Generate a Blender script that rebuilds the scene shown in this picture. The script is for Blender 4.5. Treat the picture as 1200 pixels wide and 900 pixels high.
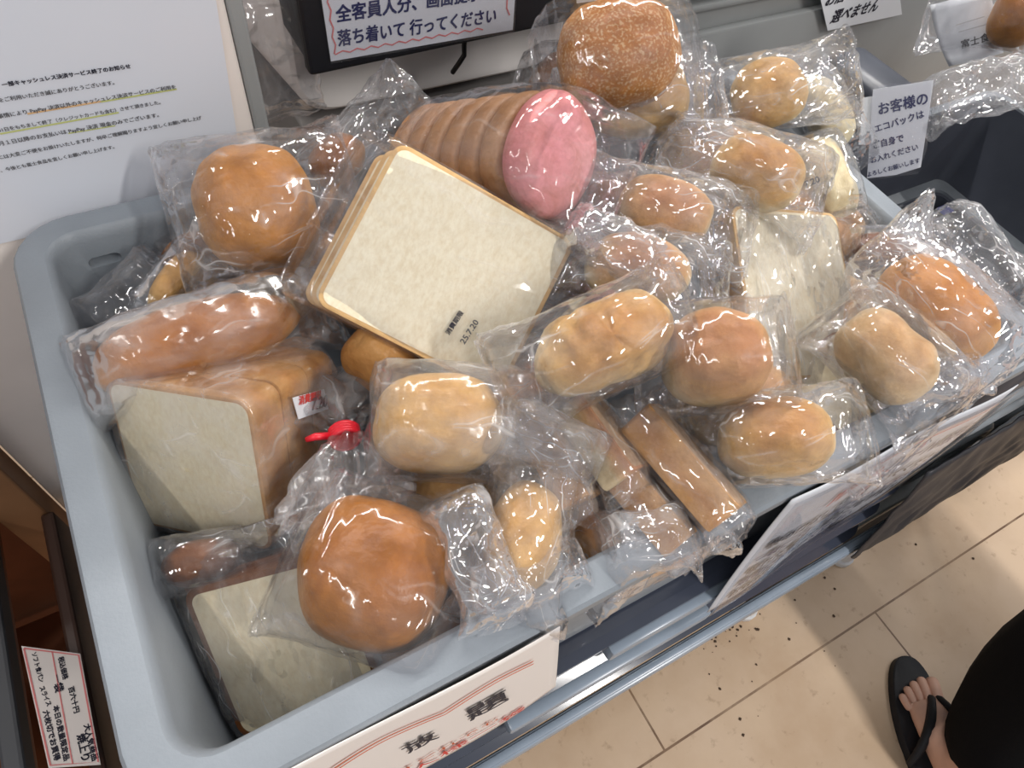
import bpy, bmesh, math, random
from mathutils import Vector, Matrix, Euler, noise

for _o in list(bpy.data.objects):
    bpy.data.objects.remove(_o)
S = bpy.context.scene
COL = S.collection
PI = math.pi
RIM = 0.85                       # height of the bread bin's rim above the floor

# ------------------------------------------------------------------ camera, world, light
FPX = 810.0
CAM = Vector((-0.211739, -0.249487, RIM + 0.345230))
CROT = Euler((math.radians(34.69700), math.radians(-5.945287), math.radians(-28.607863)), 'XYZ')
cd = bpy.data.cameras.new('camera')
cd.sensor_width = 36.0
cd.lens = 36.0 * FPX / 1200.0
cd.clip_start = 0.01
cam = bpy.data.objects.new('camera', cd)
cam.location = CAM
cam.rotation_euler = CROT
COL.objects.link(cam)
S.camera = cam
CM = CROT.to_matrix()

S.view_settings.view_transform = 'Standard'
S.view_settings.look = 'None'
S.view_settings.gamma = 1.0
S.view_settings.use_curve_mapping = False
S.view_settings.exposure = 0.12
S.cycles.transparent_max_bounces = 40
S.cycles.max_bounces = 10
S.cycles.diffuse_bounces = 4
S.cycles.glossy_bounces = 4
S.cycles.caustics_reflective = False
S.cycles.caustics_refractive = False

w = bpy.data.worlds.new('world')
S.world = w
w.use_nodes = True
w.node_tree.nodes['Background'].inputs[0].default_value = (0.93, 0.95, 1.0, 1)
w.node_tree.nodes['Background'].inputs[1].default_value = 0.40


def lamp(name, loc, size, power, col=(1.0, 0.97, 0.93), rz=0.0):
    l = bpy.data.lights.new(name, 'AREA')
    l.shape = 'RECTANGLE'
    l.size, l.size_y = size
    l.energy = power
    l.color = col
    o = bpy.data.objects.new(name, l)
    o.location = loc
    o.rotation_euler = (0, 0, rz)
    COL.objects.link(o)
    return o


# fluorescent tubes of the shop ceiling (2.6 m up)
lamp('ceiling_tube', (-0.35, 0.95, 2.6), (1.25, 0.06), 22)
lamp('ceiling_tube', (1.05, 0.95, 2.6), (1.25, 0.06), 29)
lamp('ceiling_tube', (0.6, 1.9, 2.6), (1.25, 0.06), 18)
lamp('ceiling_tube', (2.0, -0.1, 2.6), (0.06, 1.25), 22)
lamp('ceiling_tube', (0.68, -2.0, 2.6), (0.10, 1.25), 54)
lamp('ceiling_tube', (-1.25, -0.7, 2.6), (0.06, 1.25), 11)


# ------------------------------------------------------------------ helpers
def ray(px, py):
    return CM @ Vector(((px - 600) / FPX, -(py - 450) / FPX, -1.0))


def on_plane(px, py, p0, n):
    d = ray(px, py)
    t = (Vector(p0) - CAM).dot(Vector(n)) / d.dot(Vector(n))
    return CAM + d * t


def PZ(px, py, z):            # z is measured from the rim
    return on_plane(px, py, (0, 0, RIM + z), (0, 0, 1))


def PY(px, py, y):
    return on_plane(px, py, (0, y, 0), (0, 1, 0))


def PX(px, py, x):
    return on_plane(px, py, (x, 0, 0), (1, 0, 0))


def thing(name, label, cat, M=None, group=None):
    o = bpy.data.objects.new(name, None)
    o.empty_display_size = 0.02
    COL.objects.link(o)
    if M is not None:
        o.matrix_basis = M if isinstance(M, Matrix) else Matrix.Translation(M)
    o['label'] = label
    o['category'] = cat
    if group:
        o['group'] = group
    return o


def tag(o, label, cat, group=None):
    o['label'] = label
    o['category'] = cat
    if group:
        o['group'] = group
    return o


def struct(o):
    o['kind'] = 'structure'
    return o


def link_mesh(name, me, mats, parent=None, world=False):
    o = bpy.data.objects.new(name, me)
    COL.objects.link(o)
    if mats is not None:
        for m in (mats if isinstance(mats, (list, tuple)) else [mats]):
            me.materials.append(m)
    if parent is not None:
        o.parent = parent
        if world:             # the mesh is in world space
            Mw = parent.matrix_basis.copy()
            if parent.parent is not None:
                Mw = parent.parent.matrix_basis @ parent.matrix_parent_inverse @ Mw if False else parent.parent.matrix_basis @ Mw
            o.matrix_basis = Mw.inverted()
    return o


def obj(name, bm, mats, parent=None, smooth=True, world=False, auto=None):
    bmesh.ops.recalc_face_normals(bm, faces=bm.faces)
    me = bpy.data.meshes.new(name)
    bm.to_mesh(me)
    bm.free()
    if smooth:
        me.shade_smooth()
    o = link_mesh(name, me, mats, parent, world)
    if smooth and auto:
        me.set_sharp_from_angle(angle=math.radians(auto))
    return o


def box(bm, c, s, M=None, bev=0.0, seg=2):
    r = bmesh.ops.create_cube(bm, size=1.0)
    vs = r['verts']
    for v in vs:
        v.co = Vector((v.co.x * s[0], v.co.y * s[1], v.co.z * s[2])) + Vector(c)
    if bev > 0:
        es = list({e for v in vs for e in v.link_edges})
        rr = bmesh.ops.bevel(bm, geom=es, offset=bev, segments=seg, affect='EDGES', profile=0.5)
        vs = list({v for f in rr['faces'] for v in f.verts} | {v for v in vs if v.is_valid})
    if M is not None:
        bmesh.ops.transform(bm, matrix=M, verts=[v for v in vs if v.is_valid])
    return vs


def loft(bm, rings, cap0=True, cap1=True, closed=True):
    vr = [[bm.verts.new(p) for p in r] for r in rings]
    n = len(vr[0])
    for a, b in zip(vr[:-1], vr[1:]):
        for i in range(n if closed else n - 1):
            j = (i + 1) % n
            bm.faces.new((a[i], a[j], b[j], b[i]))
    if cap0:
        bm.faces.new(vr[0][::-1])
    if cap1:
        bm.faces.new(vr[-1])
    return vr


def tube(bm, pts, r, n=8, caps=True):
    pts = [Vector(p) for p in pts]
    rings = []
    up = Vector((0.13, 0.31, 0.94))
    for i, p in enumerate(pts):
        t = (pts[min(i + 1, len(pts) - 1)] - pts[max(i - 1, 0)]).normalized()
        a = t.cross(up)
        if a.length < 1e-4:
            a = t.cross(Vector((1, 0, 0)))
        a.normalize()
        b = t.cross(a)
        rr = r[i] if isinstance(r, (list, tuple)) else r
        rings.append([p + (a * math.cos(2 * PI * k / n) + b * math.sin(2 * PI * k / n)) * rr for k in range(n)])
    loft(bm, rings, caps, caps)


def rrect(hx, hy, r, z, n=6, c=(0, 0)):
    out = []
    for sx, sy, a0 in ((1, 1, 0), (-1, 1, 90), (-1, -1, 180), (1, -1, 270)):
        for k in range(n + 1):
            a = math.radians(a0 + 90 * k / n)
            out.append(Vector((c[0] + sx * (hx - r) + r * math.cos(a), c[1] + sy * (hy - r) + r * math.sin(a), z)))
    return out


# ------------------------------------------------------------------ materials
def mat(name, col, rough=0.5, spec=0.5, metal=0.0, noise_amt=0.0, nscale=20.0, bump=0.0, bscale=200.0, coat=0.0, trans=0.0):
    m = bpy.data.materials.new(name)
    m.use_nodes = True
    nt = m.node_tree
    b = nt.nodes['Principled BSDF']
    b.inputs['Base Color'].default_value = (*col, 1)
    b.inputs['Roughness'].default_value = rough
    b.inputs['Specular IOR Level'].default_value = spec
    b.inputs['Metallic'].default_value = metal
    b.inputs['Coat Weight'].default_value = coat
    tc = nt.nodes.new('ShaderNodeTexCoord')
    if noise_amt > 0:
        nz = nt.nodes.new('ShaderNodeTexNoise')
        nz.inputs['Scale'].default_value = nscale
        nz.inputs['Detail'].default_value = 5
        nt.links.new(tc.outputs['Object'], nz.inputs['Vector'])
        rp = nt.nodes.new('ShaderNodeValToRGB')
        rp.color_ramp.elements[0].position = 0.3
        rp.color_ramp.elements[1].position = 0.7
        rp.color_ramp.elements[0].color = (*[c * (1 - noise_amt) for c in col], 1)
        rp.color_ramp.elements[1].color = (*[min(1, c * (1 + noise_amt)) for c in col], 1)
        nt.links.new(nz.outputs['Fac'], rp.inputs['Fac'])
        nt.links.new(rp.outputs['Color'], b.inputs['Base Color'])
    if bump > 0:
        n2 = nt.nodes.new('ShaderNodeTexNoise')
        n2.inputs['Scale'].default_value = bscale
        n2.inputs['Detail'].default_value = 6
        nt.links.new(tc.outputs['Object'], n2.inputs['Vector'])
        bp = nt.nodes.new('ShaderNodeBump')
        bp.inputs['Strength'].default_value = bump
        bp.inputs['Distance'].default_value = 0.002
        nt.links.new(n2.outputs['Fac'], bp.inputs['Height'])
        nt.links.new(bp.outputs['Normal'], b.inputs['Normal'])
    return m


def crust_mat(name, pale, mid, top, p0=0.25, p1=0.55, p2=0.9, rough=0.42, spots=0.0, mottle=0.25):
    """baked bread skin: pale at the underside, browned towards the top of the loaf"""
    m = bpy.data.materials.new(name)
    m.use_nodes = True
    nt = m.node_tree
    N = nt.nodes.new
    L = nt.links.new
    b = nt.nodes['Principled BSDF']
    b.inputs['Roughness'].default_value = rough
    b.inputs['Specular IOR Level'].default_value = 0.35
    tc = N('ShaderNodeTexCoord')
    sx = N('ShaderNodeSeparateXYZ')
    L(tc.outputs['Generated'], sx.inputs[0])
    nz = N('ShaderNodeTexNoise')
    nz.inputs['Scale'].default_value = 35
    nz.inputs['Detail'].default_value = 4
    L(tc.outputs['Object'], nz.inputs['Vector'])
    ma = N('ShaderNodeMath')
    ma.operation = 'MULTIPLY_ADD'
    L(nz.outputs['Fac'], ma.inputs[0])
    ma.inputs[1].default_value = mottle * 2
    ma.inputs[2].default_value = -mottle
    ad = N('ShaderNodeMath')
    ad.operation = 'ADD'
    L(sx.outputs['Z'], ad.inputs[0])
    L(ma.outputs[0], ad.inputs[1])
    rp = N('ShaderNodeValToRGB')
    e = rp.color_ramp.elements
    e[0].position, e[0].color = p0, (*pale, 1)
    e[1].position, e[1].color = p2, (*top, 1)
    k = e.new(p1)
    k.color = (*mid, 1)
    L(ad.outputs[0], rp.inputs['Fac'])
    colr = rp.outputs['Color']
    if spots > 0:
        n3 = N('ShaderNodeTexNoise')
        n3.inputs['Scale'].default_value = 520
        n3.inputs['Detail'].default_value = 3
        L(tc.outputs['Object'], n3.inputs['Vector'])
        r3 = N('ShaderNodeValToRGB')
        r3.color_ramp.elements[0].position = 0.52
        r3.color_ramp.elements[1].position = 0.62
        r3.color_ramp.elements[0].color = (0, 0, 0, 1)
        r3.color_ramp.elements[1].color = (spots, spots, spots, 1)
        L(n3.outputs['Fac'], r3.inputs['Fac'])
        mx = N('ShaderNodeMix')
        mx.data_type = 'RGBA'
        L(r3.outputs['Color'], mx.inputs['Factor'])
        L(colr, mx.inputs['A'])
        mx.inputs['B'].default_value = (0.78, 0.60, 0.36, 1)
        colr = mx.outputs['Result']
    n4 = N('ShaderNodeTexNoise')           # uneven browning
    n4.inputs['Scale'].default_value = 48
    n4.inputs['Detail'].default_value = 7
    n4.inputs['Roughness'].default_value = 0.62
    n4.inputs['Distortion'].default_value = 0.6
    L(tc.outputs['Object'], n4.inputs['Vector'])
    r4 = N('ShaderNodeValToRGB')
    r4.color_ramp.elements[0].position = 0.32
    r4.color_ramp.elements[1].position = 0.66
    r4.color_ramp.elements[0].color = (0.74, 0.66, 0.56, 1)
    r4.color_ramp.elements[1].color = (1.08, 1.08, 1.1, 1)
    L(n4.outputs['Fac'], r4.inputs['Fac'])
    m4 = N('ShaderNodeMix')
    m4.data_type = 'RGBA'
    m4.blend_type = 'MULTIPLY'
    m4.inputs['Factor'].default_value = 1.0
    L(colr, m4.inputs['A'])
    L(r4.outputs['Color'], m4.inputs['B'])
    colr = m4.outputs['Result']
    L(colr, b.inputs['Base Color'])
    n2 = N('ShaderNodeTexNoise')
    n2.inputs['Scale'].default_value = 240
    n2.inputs['Detail'].default_value = 5
    L(tc.outputs['Object'], n2.inputs['Vector'])
    bp = N('ShaderNodeBump')
    bp.inputs['Strength'].default_value = 0.4
    bp.inputs['Distance'].default_value = 0.002
    L(n2.outputs['Fac'], bp.inputs['Height'])
    L(bp.outputs['Normal'], b.inputs['Normal'])
    return m


def crumb_mat(name, c1, c2):
    m = bpy.data.materials.new(name)
    m.use_nodes = True
    nt = m.node_tree
    N = nt.nodes.new
    L = nt.links.new
    b = nt.nodes['Principled BSDF']
    b.inputs['Roughness'].default_value = 0.8
    b.inputs['Specular IOR Level'].default_value = 0.2
    tc = N('ShaderNodeTexCoord')
    mp = N('ShaderNodeMapping')
    mp.inputs['Scale'].default_value = (1, 0.6, 1)
    mp.inputs['Rotation'].default_value = (0, 0, 0.6)
    L(tc.outputs['Object'], mp.inputs['Vector'])
    nz = N('ShaderNodeTexNoise')
    nz.inputs['Scale'].default_value = 330
    nz.inputs['Detail'].default_value = 5
    nz.inputs['Roughness'].default_value = 0.65
    L(mp.outputs[0], nz.inputs['Vector'])
    rp = N('ShaderNodeValToRGB')
    rp.color_ramp.elements[0].position = 0.33
    rp.color_ramp.elements[1].position = 0.62
    rp.color_ramp.elements[0].color = (*c1, 1)
    rp.color_ramp.elements[1].color = (*c2, 1)
    L(nz.outputs['Fac'], rp.inputs['Fac'])
    L(rp.outputs['Color'], b.inputs['Base Color'])
    bp = N('ShaderNodeBump')
    bp.inputs['Strength'].default_value = 0.35
    bp.inputs['Distance'].default_value = 0.001
    L(nz.outputs['Fac'], bp.inputs['Height'])
    L(bp.outputs['Normal'], b.inputs['Normal'])
    return m


def film_mat(name, haze=0.07, cell=110.0, facet=0.45, gain=1.5, rough=0.10, tint=(0.97, 0.97, 0.985), fine=0.25, hz=(0.95, 0.94, 0.95), crease=0.3):
    """thin crinkled cellophane: clear, with mirror-like facets and a little milky haze"""
    m = bpy.data.materials.new(name)
    m.use_nodes = True
    nt = m.node_tree
    N = nt.nodes.new
    L = nt.links.new
    for n in list(nt.nodes):
        nt.nodes.remove(n)
    out = N('ShaderNodeOutputMaterial')
    tc = N('ShaderNodeTexCoord')
    ge = N('ShaderNodeNewGeometry')
    wn = N('ShaderNodeTexNoise')           # warp, so the facets are not regular
    wn.inputs['Scale'].default_value = 25
    L(tc.outputs['Object'], wn.inputs['Vector'])
    wv = N('ShaderNodeVectorMath')
    wv.operation = 'SCALE'
    wv.inputs['Scale'].default_value = 0.03
    L(wn.outputs['Color'], wv.inputs[0])
    wa = N('ShaderNodeVectorMath')
    wa.operation = 'ADD'
    L(tc.outputs['Object'], wa.inputs[0])
    L(wv.outputs[0], wa.inputs[1])
    st_ = N('ShaderNodeVectorMath')
    st_.operation = 'MULTIPLY'
    st_.inputs[1].default_value = (0.45, 1.0, 1.0)
    L(wa.outputs[0], st_.inputs[0])
    wa = st_
    acc = ge.outputs['Normal']
    for sc, st in ((cell, facet), (cell * 2.7, facet * fine * 2)):
        vo = N('ShaderNodeTexVoronoi')
        vo.inputs['Scale'].default_value = sc
        L(wa.outputs[0], vo.inputs['Vector'])
        su = N('ShaderNodeVectorMath')
        su.operation = 'SUBTRACT'
        L(vo.outputs['Color'], su.inputs[0])
        su.inputs[1].default_value = (0.5, 0.5, 0.5)
        scl = N('ShaderNodeVectorMath')
        scl.operation = 'SCALE'
        scl.inputs['Scale'].default_value = st
        L(su.outputs[0], scl.inputs[0])
        ad = N('ShaderNodeVectorMath')
        ad.operation = 'ADD'
        L(acc, ad.inputs[0])
        L(scl.outputs[0], ad.inputs[1])
        acc = ad.outputs[0]
    nn = N('ShaderNodeVectorMath')
    nn.operation = 'NORMALIZE'
    L(acc, nn.inputs[0])
    fr = N('ShaderNodeFresnel')
    fr.inputs['IOR'].default_value = 1.5
    L(nn.outputs[0], fr.inputs['Normal'])
    mg = N('ShaderNodeMath')
    mg.operation = 'MULTIPLY'
    mg.use_clamp = True
    mg.inputs[1].default_value = gain
    L(fr.outputs[0], mg.inputs[0])
    mn = N('ShaderNodeMath')
    mn.operation = 'MINIMUM'
    mn.inputs[1].default_value = 0.42
    L(mg.outputs[0], mn.inputs[0])
    tr = N('ShaderNodeBsdfTransparent')
    tr.inputs[0].default_value = (*tint, 1)
    df = N('ShaderNodeBsdfDiffuse')
    df.inputs[0].default_value = (*hz, 1)
    tl = N('ShaderNodeBsdfTranslucent')
    tl.inputs[0].default_value = (*hz, 1)
    m0 = N('ShaderNodeMixShader')
    m0.inputs[0].default_value = 0.4
    L(df.outputs[0], m0.inputs[1])
    L(tl.outputs[0], m0.inputs[2])
    hn = N('ShaderNodeTexNoise')
    hn.inputs['Scale'].default_value = 45
    hn.inputs['Detail'].default_value = 4
    L(wa.outputs[0], hn.inputs['Vector'])
    hr = N('ShaderNodeMapRange')
    hr.inputs['From Min'].default_value = 0.38
    hr.inputs['From Max'].default_value = 0.68
    hr.inputs['To Min'].default_value = haze * 0.25
    hr.inputs['To Max'].default_value = haze * 1.8
    L(hn.outputs['Fac'], hr.inputs['Value'])
    ve = N('ShaderNodeTexVoronoi')          # milky crease lines where the film has been folded
    ve.feature = 'DISTANCE_TO_EDGE'
    ve.inputs['Scale'].default_value = cell * 0.9
    sv = N('ShaderNodeVectorMath')
    sv.operation = 'MULTIPLY'
    sv.inputs[1].default_value = (0.3, 1.1, 0.7)
    L(wa.outputs[0], sv.inputs[0])
    L(sv.outputs[0], ve.inputs['Vector'])
    er = N('ShaderNodeMapRange')
    er.inputs['From Min'].default_value = 0.0
    er.inputs['From Max'].default_value = 0.05
    er.inputs['To Min'].default_value = crease
    er.inputs['To Max'].default_value = 0.0
    L(ve.outputs['Distance'], er.inputs['Value'])
    cm = N('ShaderNodeMath')
    cm.operation = 'MULTIPLY_ADD'
    h2 = N('ShaderNodeMapRange')
    h2.inputs['From Min'].default_value = 0.47
    h2.inputs['From Max'].default_value = 0.62
    L(hn.outputs['Fac'], h2.inputs['Value'])
    L(er.outputs[0], cm.inputs[0])
    L(h2.outputs[0], cm.inputs[1])
    L(hr.outputs[0], cm.inputs[2])
    m1 = N('ShaderNodeMixShader')
    L(cm.outputs[0], m1.inputs[0])
    L(tr.outputs[0], m1.inputs[1])
    L(m0.outputs[0], m1.inputs[2])
    gl = N('ShaderNodeBsdfGlossy')
    gl.inputs['Color'].default_value = (1, 1, 1, 1)
    gl.inputs['Roughness'].default_value = rough
    L(nn.outputs[0], gl.inputs['Normal'])
    m2 = N('ShaderNodeMixShader')
    L(mn.outputs[0], m2.inputs[0])
    L(m1.outputs[0], m2.inputs[1])
    L(gl.outputs[0], m2.inputs[2])
    L(m2.outputs[0], out.inputs['Surface'])
    return m


FILM = film_mat('clear_crinkled_film', haze=0.09, cell=75, facet=0.46, gain=1.4, rough=0.06, crease=0.4)
FILM_C = film_mat('very_crinkled_film', haze=0.13, cell=105, facet=0.65, gain=1.6, rough=0.055, crease=0.55)
FILM_S = film_mat('smooth_clear_film', haze=0.045, cell=40, facet=0.16, gain=1.1, rough=0.09, fine=0.3, crease=0.12)
FILM_H = film_mat('milky_soft_film', haze=0.16, cell=50, facet=0.28, gain=1.2, rough=0.16, crease=0.25)
FILM_L = film_mat('flat_sleeve_film', haze=0.03, cell=12, facet=0.03, gain=0.35, rough=0.05, fine=0.1, crease=0.0)

M_BIN = mat('grey_blue_bin_plastic', (0.232, 0.258, 0.288), 0.45, 0.4, noise_amt=0.06, nscale=30, bump=0.12, bscale=500)
M_DARKP = mat('dark_grey_crate_plastic', (0.062, 0.068, 0.086), 0.35, 0.5, noise_amt=0.2, nscale=15)
M_CRATE_EDGE = mat('pale_grey_crate_rim', (0.20, 0.22, 0.24), 0.45, 0.5, noise_amt=0.2, nscale=40)  # rim, ledge and handle frames: a paler grey than the crate body
M_GLOSSD = mat('glossy_dark_plastic', (0.045, 0.052, 0.075), 0.16, 0.6, noise_amt=0.1)
M_RAIL = mat('pale_blue_rail_paint', (0.25, 0.30, 0.365), 0.25, 0.5, noise_amt=0.1, nscale=25)
M_BLACK = mat('black_plastic', (0.010, 0.010, 0.013), 0.4, 0.4)
M_CHAR = mat('charcoal_plastic', (0.05, 0.053, 0.06), 0.5, 0.4)
M_BAGBLACK = mat('black_polythene', (0.028, 0.028, 0.033), 0.45, 0.4, bump=0.3, bscale=60)
M_PAPER = mat('white_paper', (0.74, 0.76, 0.80), 0.6, 0.3)
M_PAPERW = mat('warm_white_paper', (0.78, 0.72, 0.68), 0.6, 0.3)
M_LAMIN = mat('laminated_white_paper', (0.70, 0.73, 0.80), 0.28, 0.5)
M_INK = mat('black_ink', (0.02, 0.02, 0.035), 0.6, 0.2)
M_INKB = mat('blue_black_ink', (0.03, 0.035, 0.12), 0.6, 0.2)
M_INKG = mat('grey_print', (0.10, 0.10, 0.11), 0.6, 0.2)
M_RED = mat('red_marker', (0.62, 0.06, 0.05), 0.6, 0.2)
M_PINKM = mat('pale_red_marker', (0.72, 0.22, 0.22), 0.6, 0.2)
M_ORANGE = mat('orange_red_marker', (0.60, 0.13, 0.06), 0.6, 0.2)
M_HLY = mat('yellow_highlighter', (0.55, 0.58, 0.22), 0.6, 0.2)
M_HLO = mat('orange_highlighter', (0.75, 0.48, 0.25), 0.6, 0.2)
M_PANEL = mat('off_white_panel', (0.86, 0.79, 0.74), 0.5, 0.4, noise_amt=0.03)
M_STEEL = mat('grey_painted_steel', (0.30, 0.31, 0.31), 0.4, 0.5, noise_amt=0.08, nscale=8)
M_WALL = mat('grey_beige_wall', (0.20, 0.19, 0.18), 0.7, 0.3, noise_amt=0.1)
M_WOOD = mat('red_brown_wood', (0.17, 0.055, 0.022), 0.45, 0.4, noise_amt=0.35, nscale=9)
M_WOODL = mat('light_brown_wood_edge', (0.30, 0.15, 0.07), 0.5, 0.4, noise_amt=0.2, nscale=12)
M_TUB = mat('milky_white_plastic', (0.80, 0.76, 0.74), 0.4, 0.4)
M_TIE = mat('red_bag_tie', (0.80, 0.02, 0.04), 0.35, 0.5)
M_WHITE = mat('white_cap_plastic', (0.65, 0.66, 0.68), 0.4, 0.5)
M_BLUE = mat('blue_tape', (0.015, 0.03, 0.35), 0.4, 0.5)
M_SKIN = mat('skin', (0.60, 0.36, 0.27), 0.5, 0.4, noise_amt=0.06, nscale=60)
M_NAIL = mat('toenail', (0.66, 0.42, 0.36), 0.3, 0.5)
M_TROUS = mat('black_cloth', (0.006, 0.006, 0.007), 0.9, 0.1, bump=0.2, bscale=300)
M_SANDAL = mat('black_rubber', (0.014, 0.014, 0.017), 0.6, 0.3, bump=0.2, bscale=400)
M_HAIR = mat('dark_hair', (0.012, 0.009, 0.008), 0.5, 0.4)

C_ORANGE = crust_mat('orange_bun_crust', (0.66, 0.37, 0.10), (0.62, 0.29, 0.05), (0.54, 0.21, 0.028), 0.1, 0.5, 0.95)
C_BROWN = crust_mat('deep_brown_crust', (0.56, 0.29, 0.07), (0.47, 0.195, 0.028), (0.38, 0.13, 0.016), 0.1, 0.5, 0.95, rough=0.36)
C_YELLOW = crust_mat('yellow_soft_crust', (0.82, 0.64, 0.32), (0.74, 0.47, 0.16), (0.66, 0.37, 0.12), 0.2, 0.6, 1.0)
C_PALE = crust_mat('pale_roll_crust', (0.80, 0.66, 0.44), (0.76, 0.55, 0.31), (0.66, 0.38, 0.16), 0.4, 0.75, 1.05, mottle=0.3)
C_ROLL = crust_mat('golden_roll_crust', (0.84, 0.69, 0.42), (0.72, 0.43, 0.14), (0.58, 0.28, 0.08), 0.45, 0.72, 0.98, mottle=0.3)
C_PINKB = crust_mat('rosy_brown_crust', (0.82, 0.68, 0.42), (0.68, 0.39, 0.16), (0.54, 0.25, 0.11), 0.45, 0.72, 0.95, mottle=0.3)
C_SUGAR = crust_mat('sugared_crust', (0.66, 0.40, 0.15), (0.52, 0.23, 0.05), (0.42, 0.15, 0.025), 0.1, 0.5, 0.95, spots=0.5)
C_LOAF = crust_mat('loaf_side_crust', (0.60, 0.32, 0.11), (0.54, 0.25, 0.07), (0.60, 0.32, 0.11), 0.1, 0.5, 0.9, mottle=0.35)
C_LOAFL = crust_mat('thin_light_loaf_crust', (0.68, 0.42, 0.17), (0.62, 0.34, 0.12), (0.70, 0.46, 0.21), 0.1, 0.5, 0.9)
C_DARK = crust_mat('dark_toast_crust', (0.20, 0.070, 0.018), (0.12, 0.036, 0.009), (0.20, 0.070, 0.018), 0.1, 0.5, 0.9)
C_RAISIN = crust_mat('raisin_loaf_crust', (0.52, 0.31, 0.17), (0.46, 0.26, 0.13), (0.40, 0.21, 0.10), 0.1, 0.5, 0.95, mottle=0.4)
C_PINK = crust_mat('pink_bread', (0.80, 0.36, 0.36), (0.78, 0.31, 0.32), (0.74, 0.27, 0.28), 0.1, 0.5, 0.95)
C_CREAM = crust_mat('cream_bread', (0.82, 0.74, 0.48), (0.82, 0.74, 0.48), (0.80, 0.70, 0.44), 0.1, 0.5, 0.95)
K_WHITE = crumb_mat('white_crumb', (0.78, 0.67, 0.47), (0.88, 0.80, 0.61))
K_WARM = crumb_mat('warm_white_crumb', (0.80, 0.67, 0.44), (0.88, 0.78, 0.55))
K_RAISIN = crumb_mat('light_brown_crumb', (0.50, 0.31, 0.17), (0.62, 0.42, 0.26))

# floor: worn tan boards with thin dark seams, stains
M_FLOOR = bpy.data.materials.new('tan_floor_boards')
M_FLOOR.use_nodes = True
nt = M_FLOOR.node_tree
b = nt.nodes['Principled BSDF']
b.inputs['Roughness'].default_value = 0.5
tc = nt.nodes.new('ShaderNodeTexCoord')
mp = nt.nodes.new('ShaderNodeMapping')
mp.inputs['Location'].default_value = (-0.18, 0.298 + 0.30, 0)
nt.links.new(tc.outputs['Object'], mp.inputs['Vector'])
br = nt.nodes.new('ShaderNodeTexBrick')
br.inputs['Scale'].default_value = 1.0
br.inputs['Mortar Size'].default_value = 0.0018
br.inputs['Mortar Smooth'].default_value = 0.0
br.inputs['Brick Width'].default_value = 1.2
br.inputs['Row Height'].default_value = 0.30
br.offset = 0.6
br.inputs['Color1'].default_value = (0.57, 0.425, 0.30, 1)
br.inputs['Color2'].default_value = (0.55, 0.405, 0.28, 1)
br.inputs['Mortar'].default_value = (0.10, 0.045, 0.02, 1)
nt.links.new(mp.outputs[0], br.inputs['Vector'])
col = br.outputs['Color']
for sc, lo, hi, c, f in ((3.2, 0.42, 0.72, (0.40, 0.255, 0.14), 0.75), (11.0, 0.5, 0.75, (0.58, 0.43, 0.29), 0.6), (42.0, 0.60, 0.74, (0.22, 0.13, 0.07), 0.55)):
    nz = nt.nodes.new('ShaderNodeTexNoise')
    nz.inputs['Scale'].default_value = sc
    nz.inputs['Detail'].default_value = 6
    nz.inputs['Roughness'].default_value = 0.6
    nt.links.new(tc.outputs['Object'], nz.inputs['Vector'])
    mr = nt.nodes.new('ShaderNodeMapRange')
    mr.inputs['From Min'].default_value = lo
    mr.inputs['From Max'].default_value = hi
    mr.inputs['To Max'].default_value = f
    nt.links.new(nz.outputs['Fac'], mr.inputs['Value'])
    mx = nt.nodes.new('ShaderNodeMix')
    mx.data_type = 'RGBA'
    nt.links.new(mr.outputs[0], mx.inputs['Factor'])
    nt.links.new(col, mx.inputs['A'])
    mx.inputs['B'].default_value = (*c, 1)
    col = mx.outputs['Result']
nt.links.new(col, b.inputs['Base Color'])

# ------------------------------------------------------------------ writing
_tc = {}


def text_mesh(body):
    if body not in _tc:
        c = bpy.data.curves.new('writing', 'FONT')
        c.body = body
        c.resolution_u = 3
        o = bpy.data.objects.new('writing', c)
        COL.objects.link(o)
        dg = bpy.context.evaluated_depsgraph_get()
        me = bpy.data.meshes.new_from_object(o.evaluated_get(dg))
        vs = [v.co.copy() for v in me.vertices]
        fs = [tuple(p.vertices) for p in me.polygons]
        bpy.data.objects.remove(o)
        bpy.data.meshes.remove(me)
        _tc[body] = (vs, fs)
    return _tc[body]


def write(parent, name, body, a, b, n, m, bold=0.0, lift=0.0006, hscale=1.0, fn=None):
    """writing fitted between the world points a (start of base line) and b (its end) on a sheet with normal n.
    fn, if given, maps (distance along, distance up) to a world point instead."""
    vs, fs = text_mesh(body)
    x0 = min(v.x for v in vs)
    x1 = max(v.x for v in vs)
    bm = bmesh.new()
    if fn is None:
        a, b, n = Vector(a), Vector(b), Vector(n).normalized()
        X = (b - a)
        wd = X.length
        X.normalize()
        Y = n.cross(X)
    else:
        wd = b
    s = wd / (x1 - x0)
    offs = [(0, 0)] if bold == 0 else [(0, 0), (bold, 0), (0, bold), (bold, bold)]
    for i, (ox, oy) in enumerate(offs):
        nv = []
        for v in vs:
            u, t = ((v.x - x0) + ox) * s, (v.y + oy) * s * hscale
            p = fn(u, t) if fn else a + X * u + Y * t
            if fn is None:
                p = p + n * (lift + i * 0.00004)
            nv.append(bm.verts.new(p))
        for f in fs:
            try:
                bm.faces.new([nv[k] for k in f])
            except ValueError:
                pass
    me = bpy.data.meshes.new(name)
    bm.to_mesh(me)
    bm.free()
    return link_mesh(name, me, m, parent, True)


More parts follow.
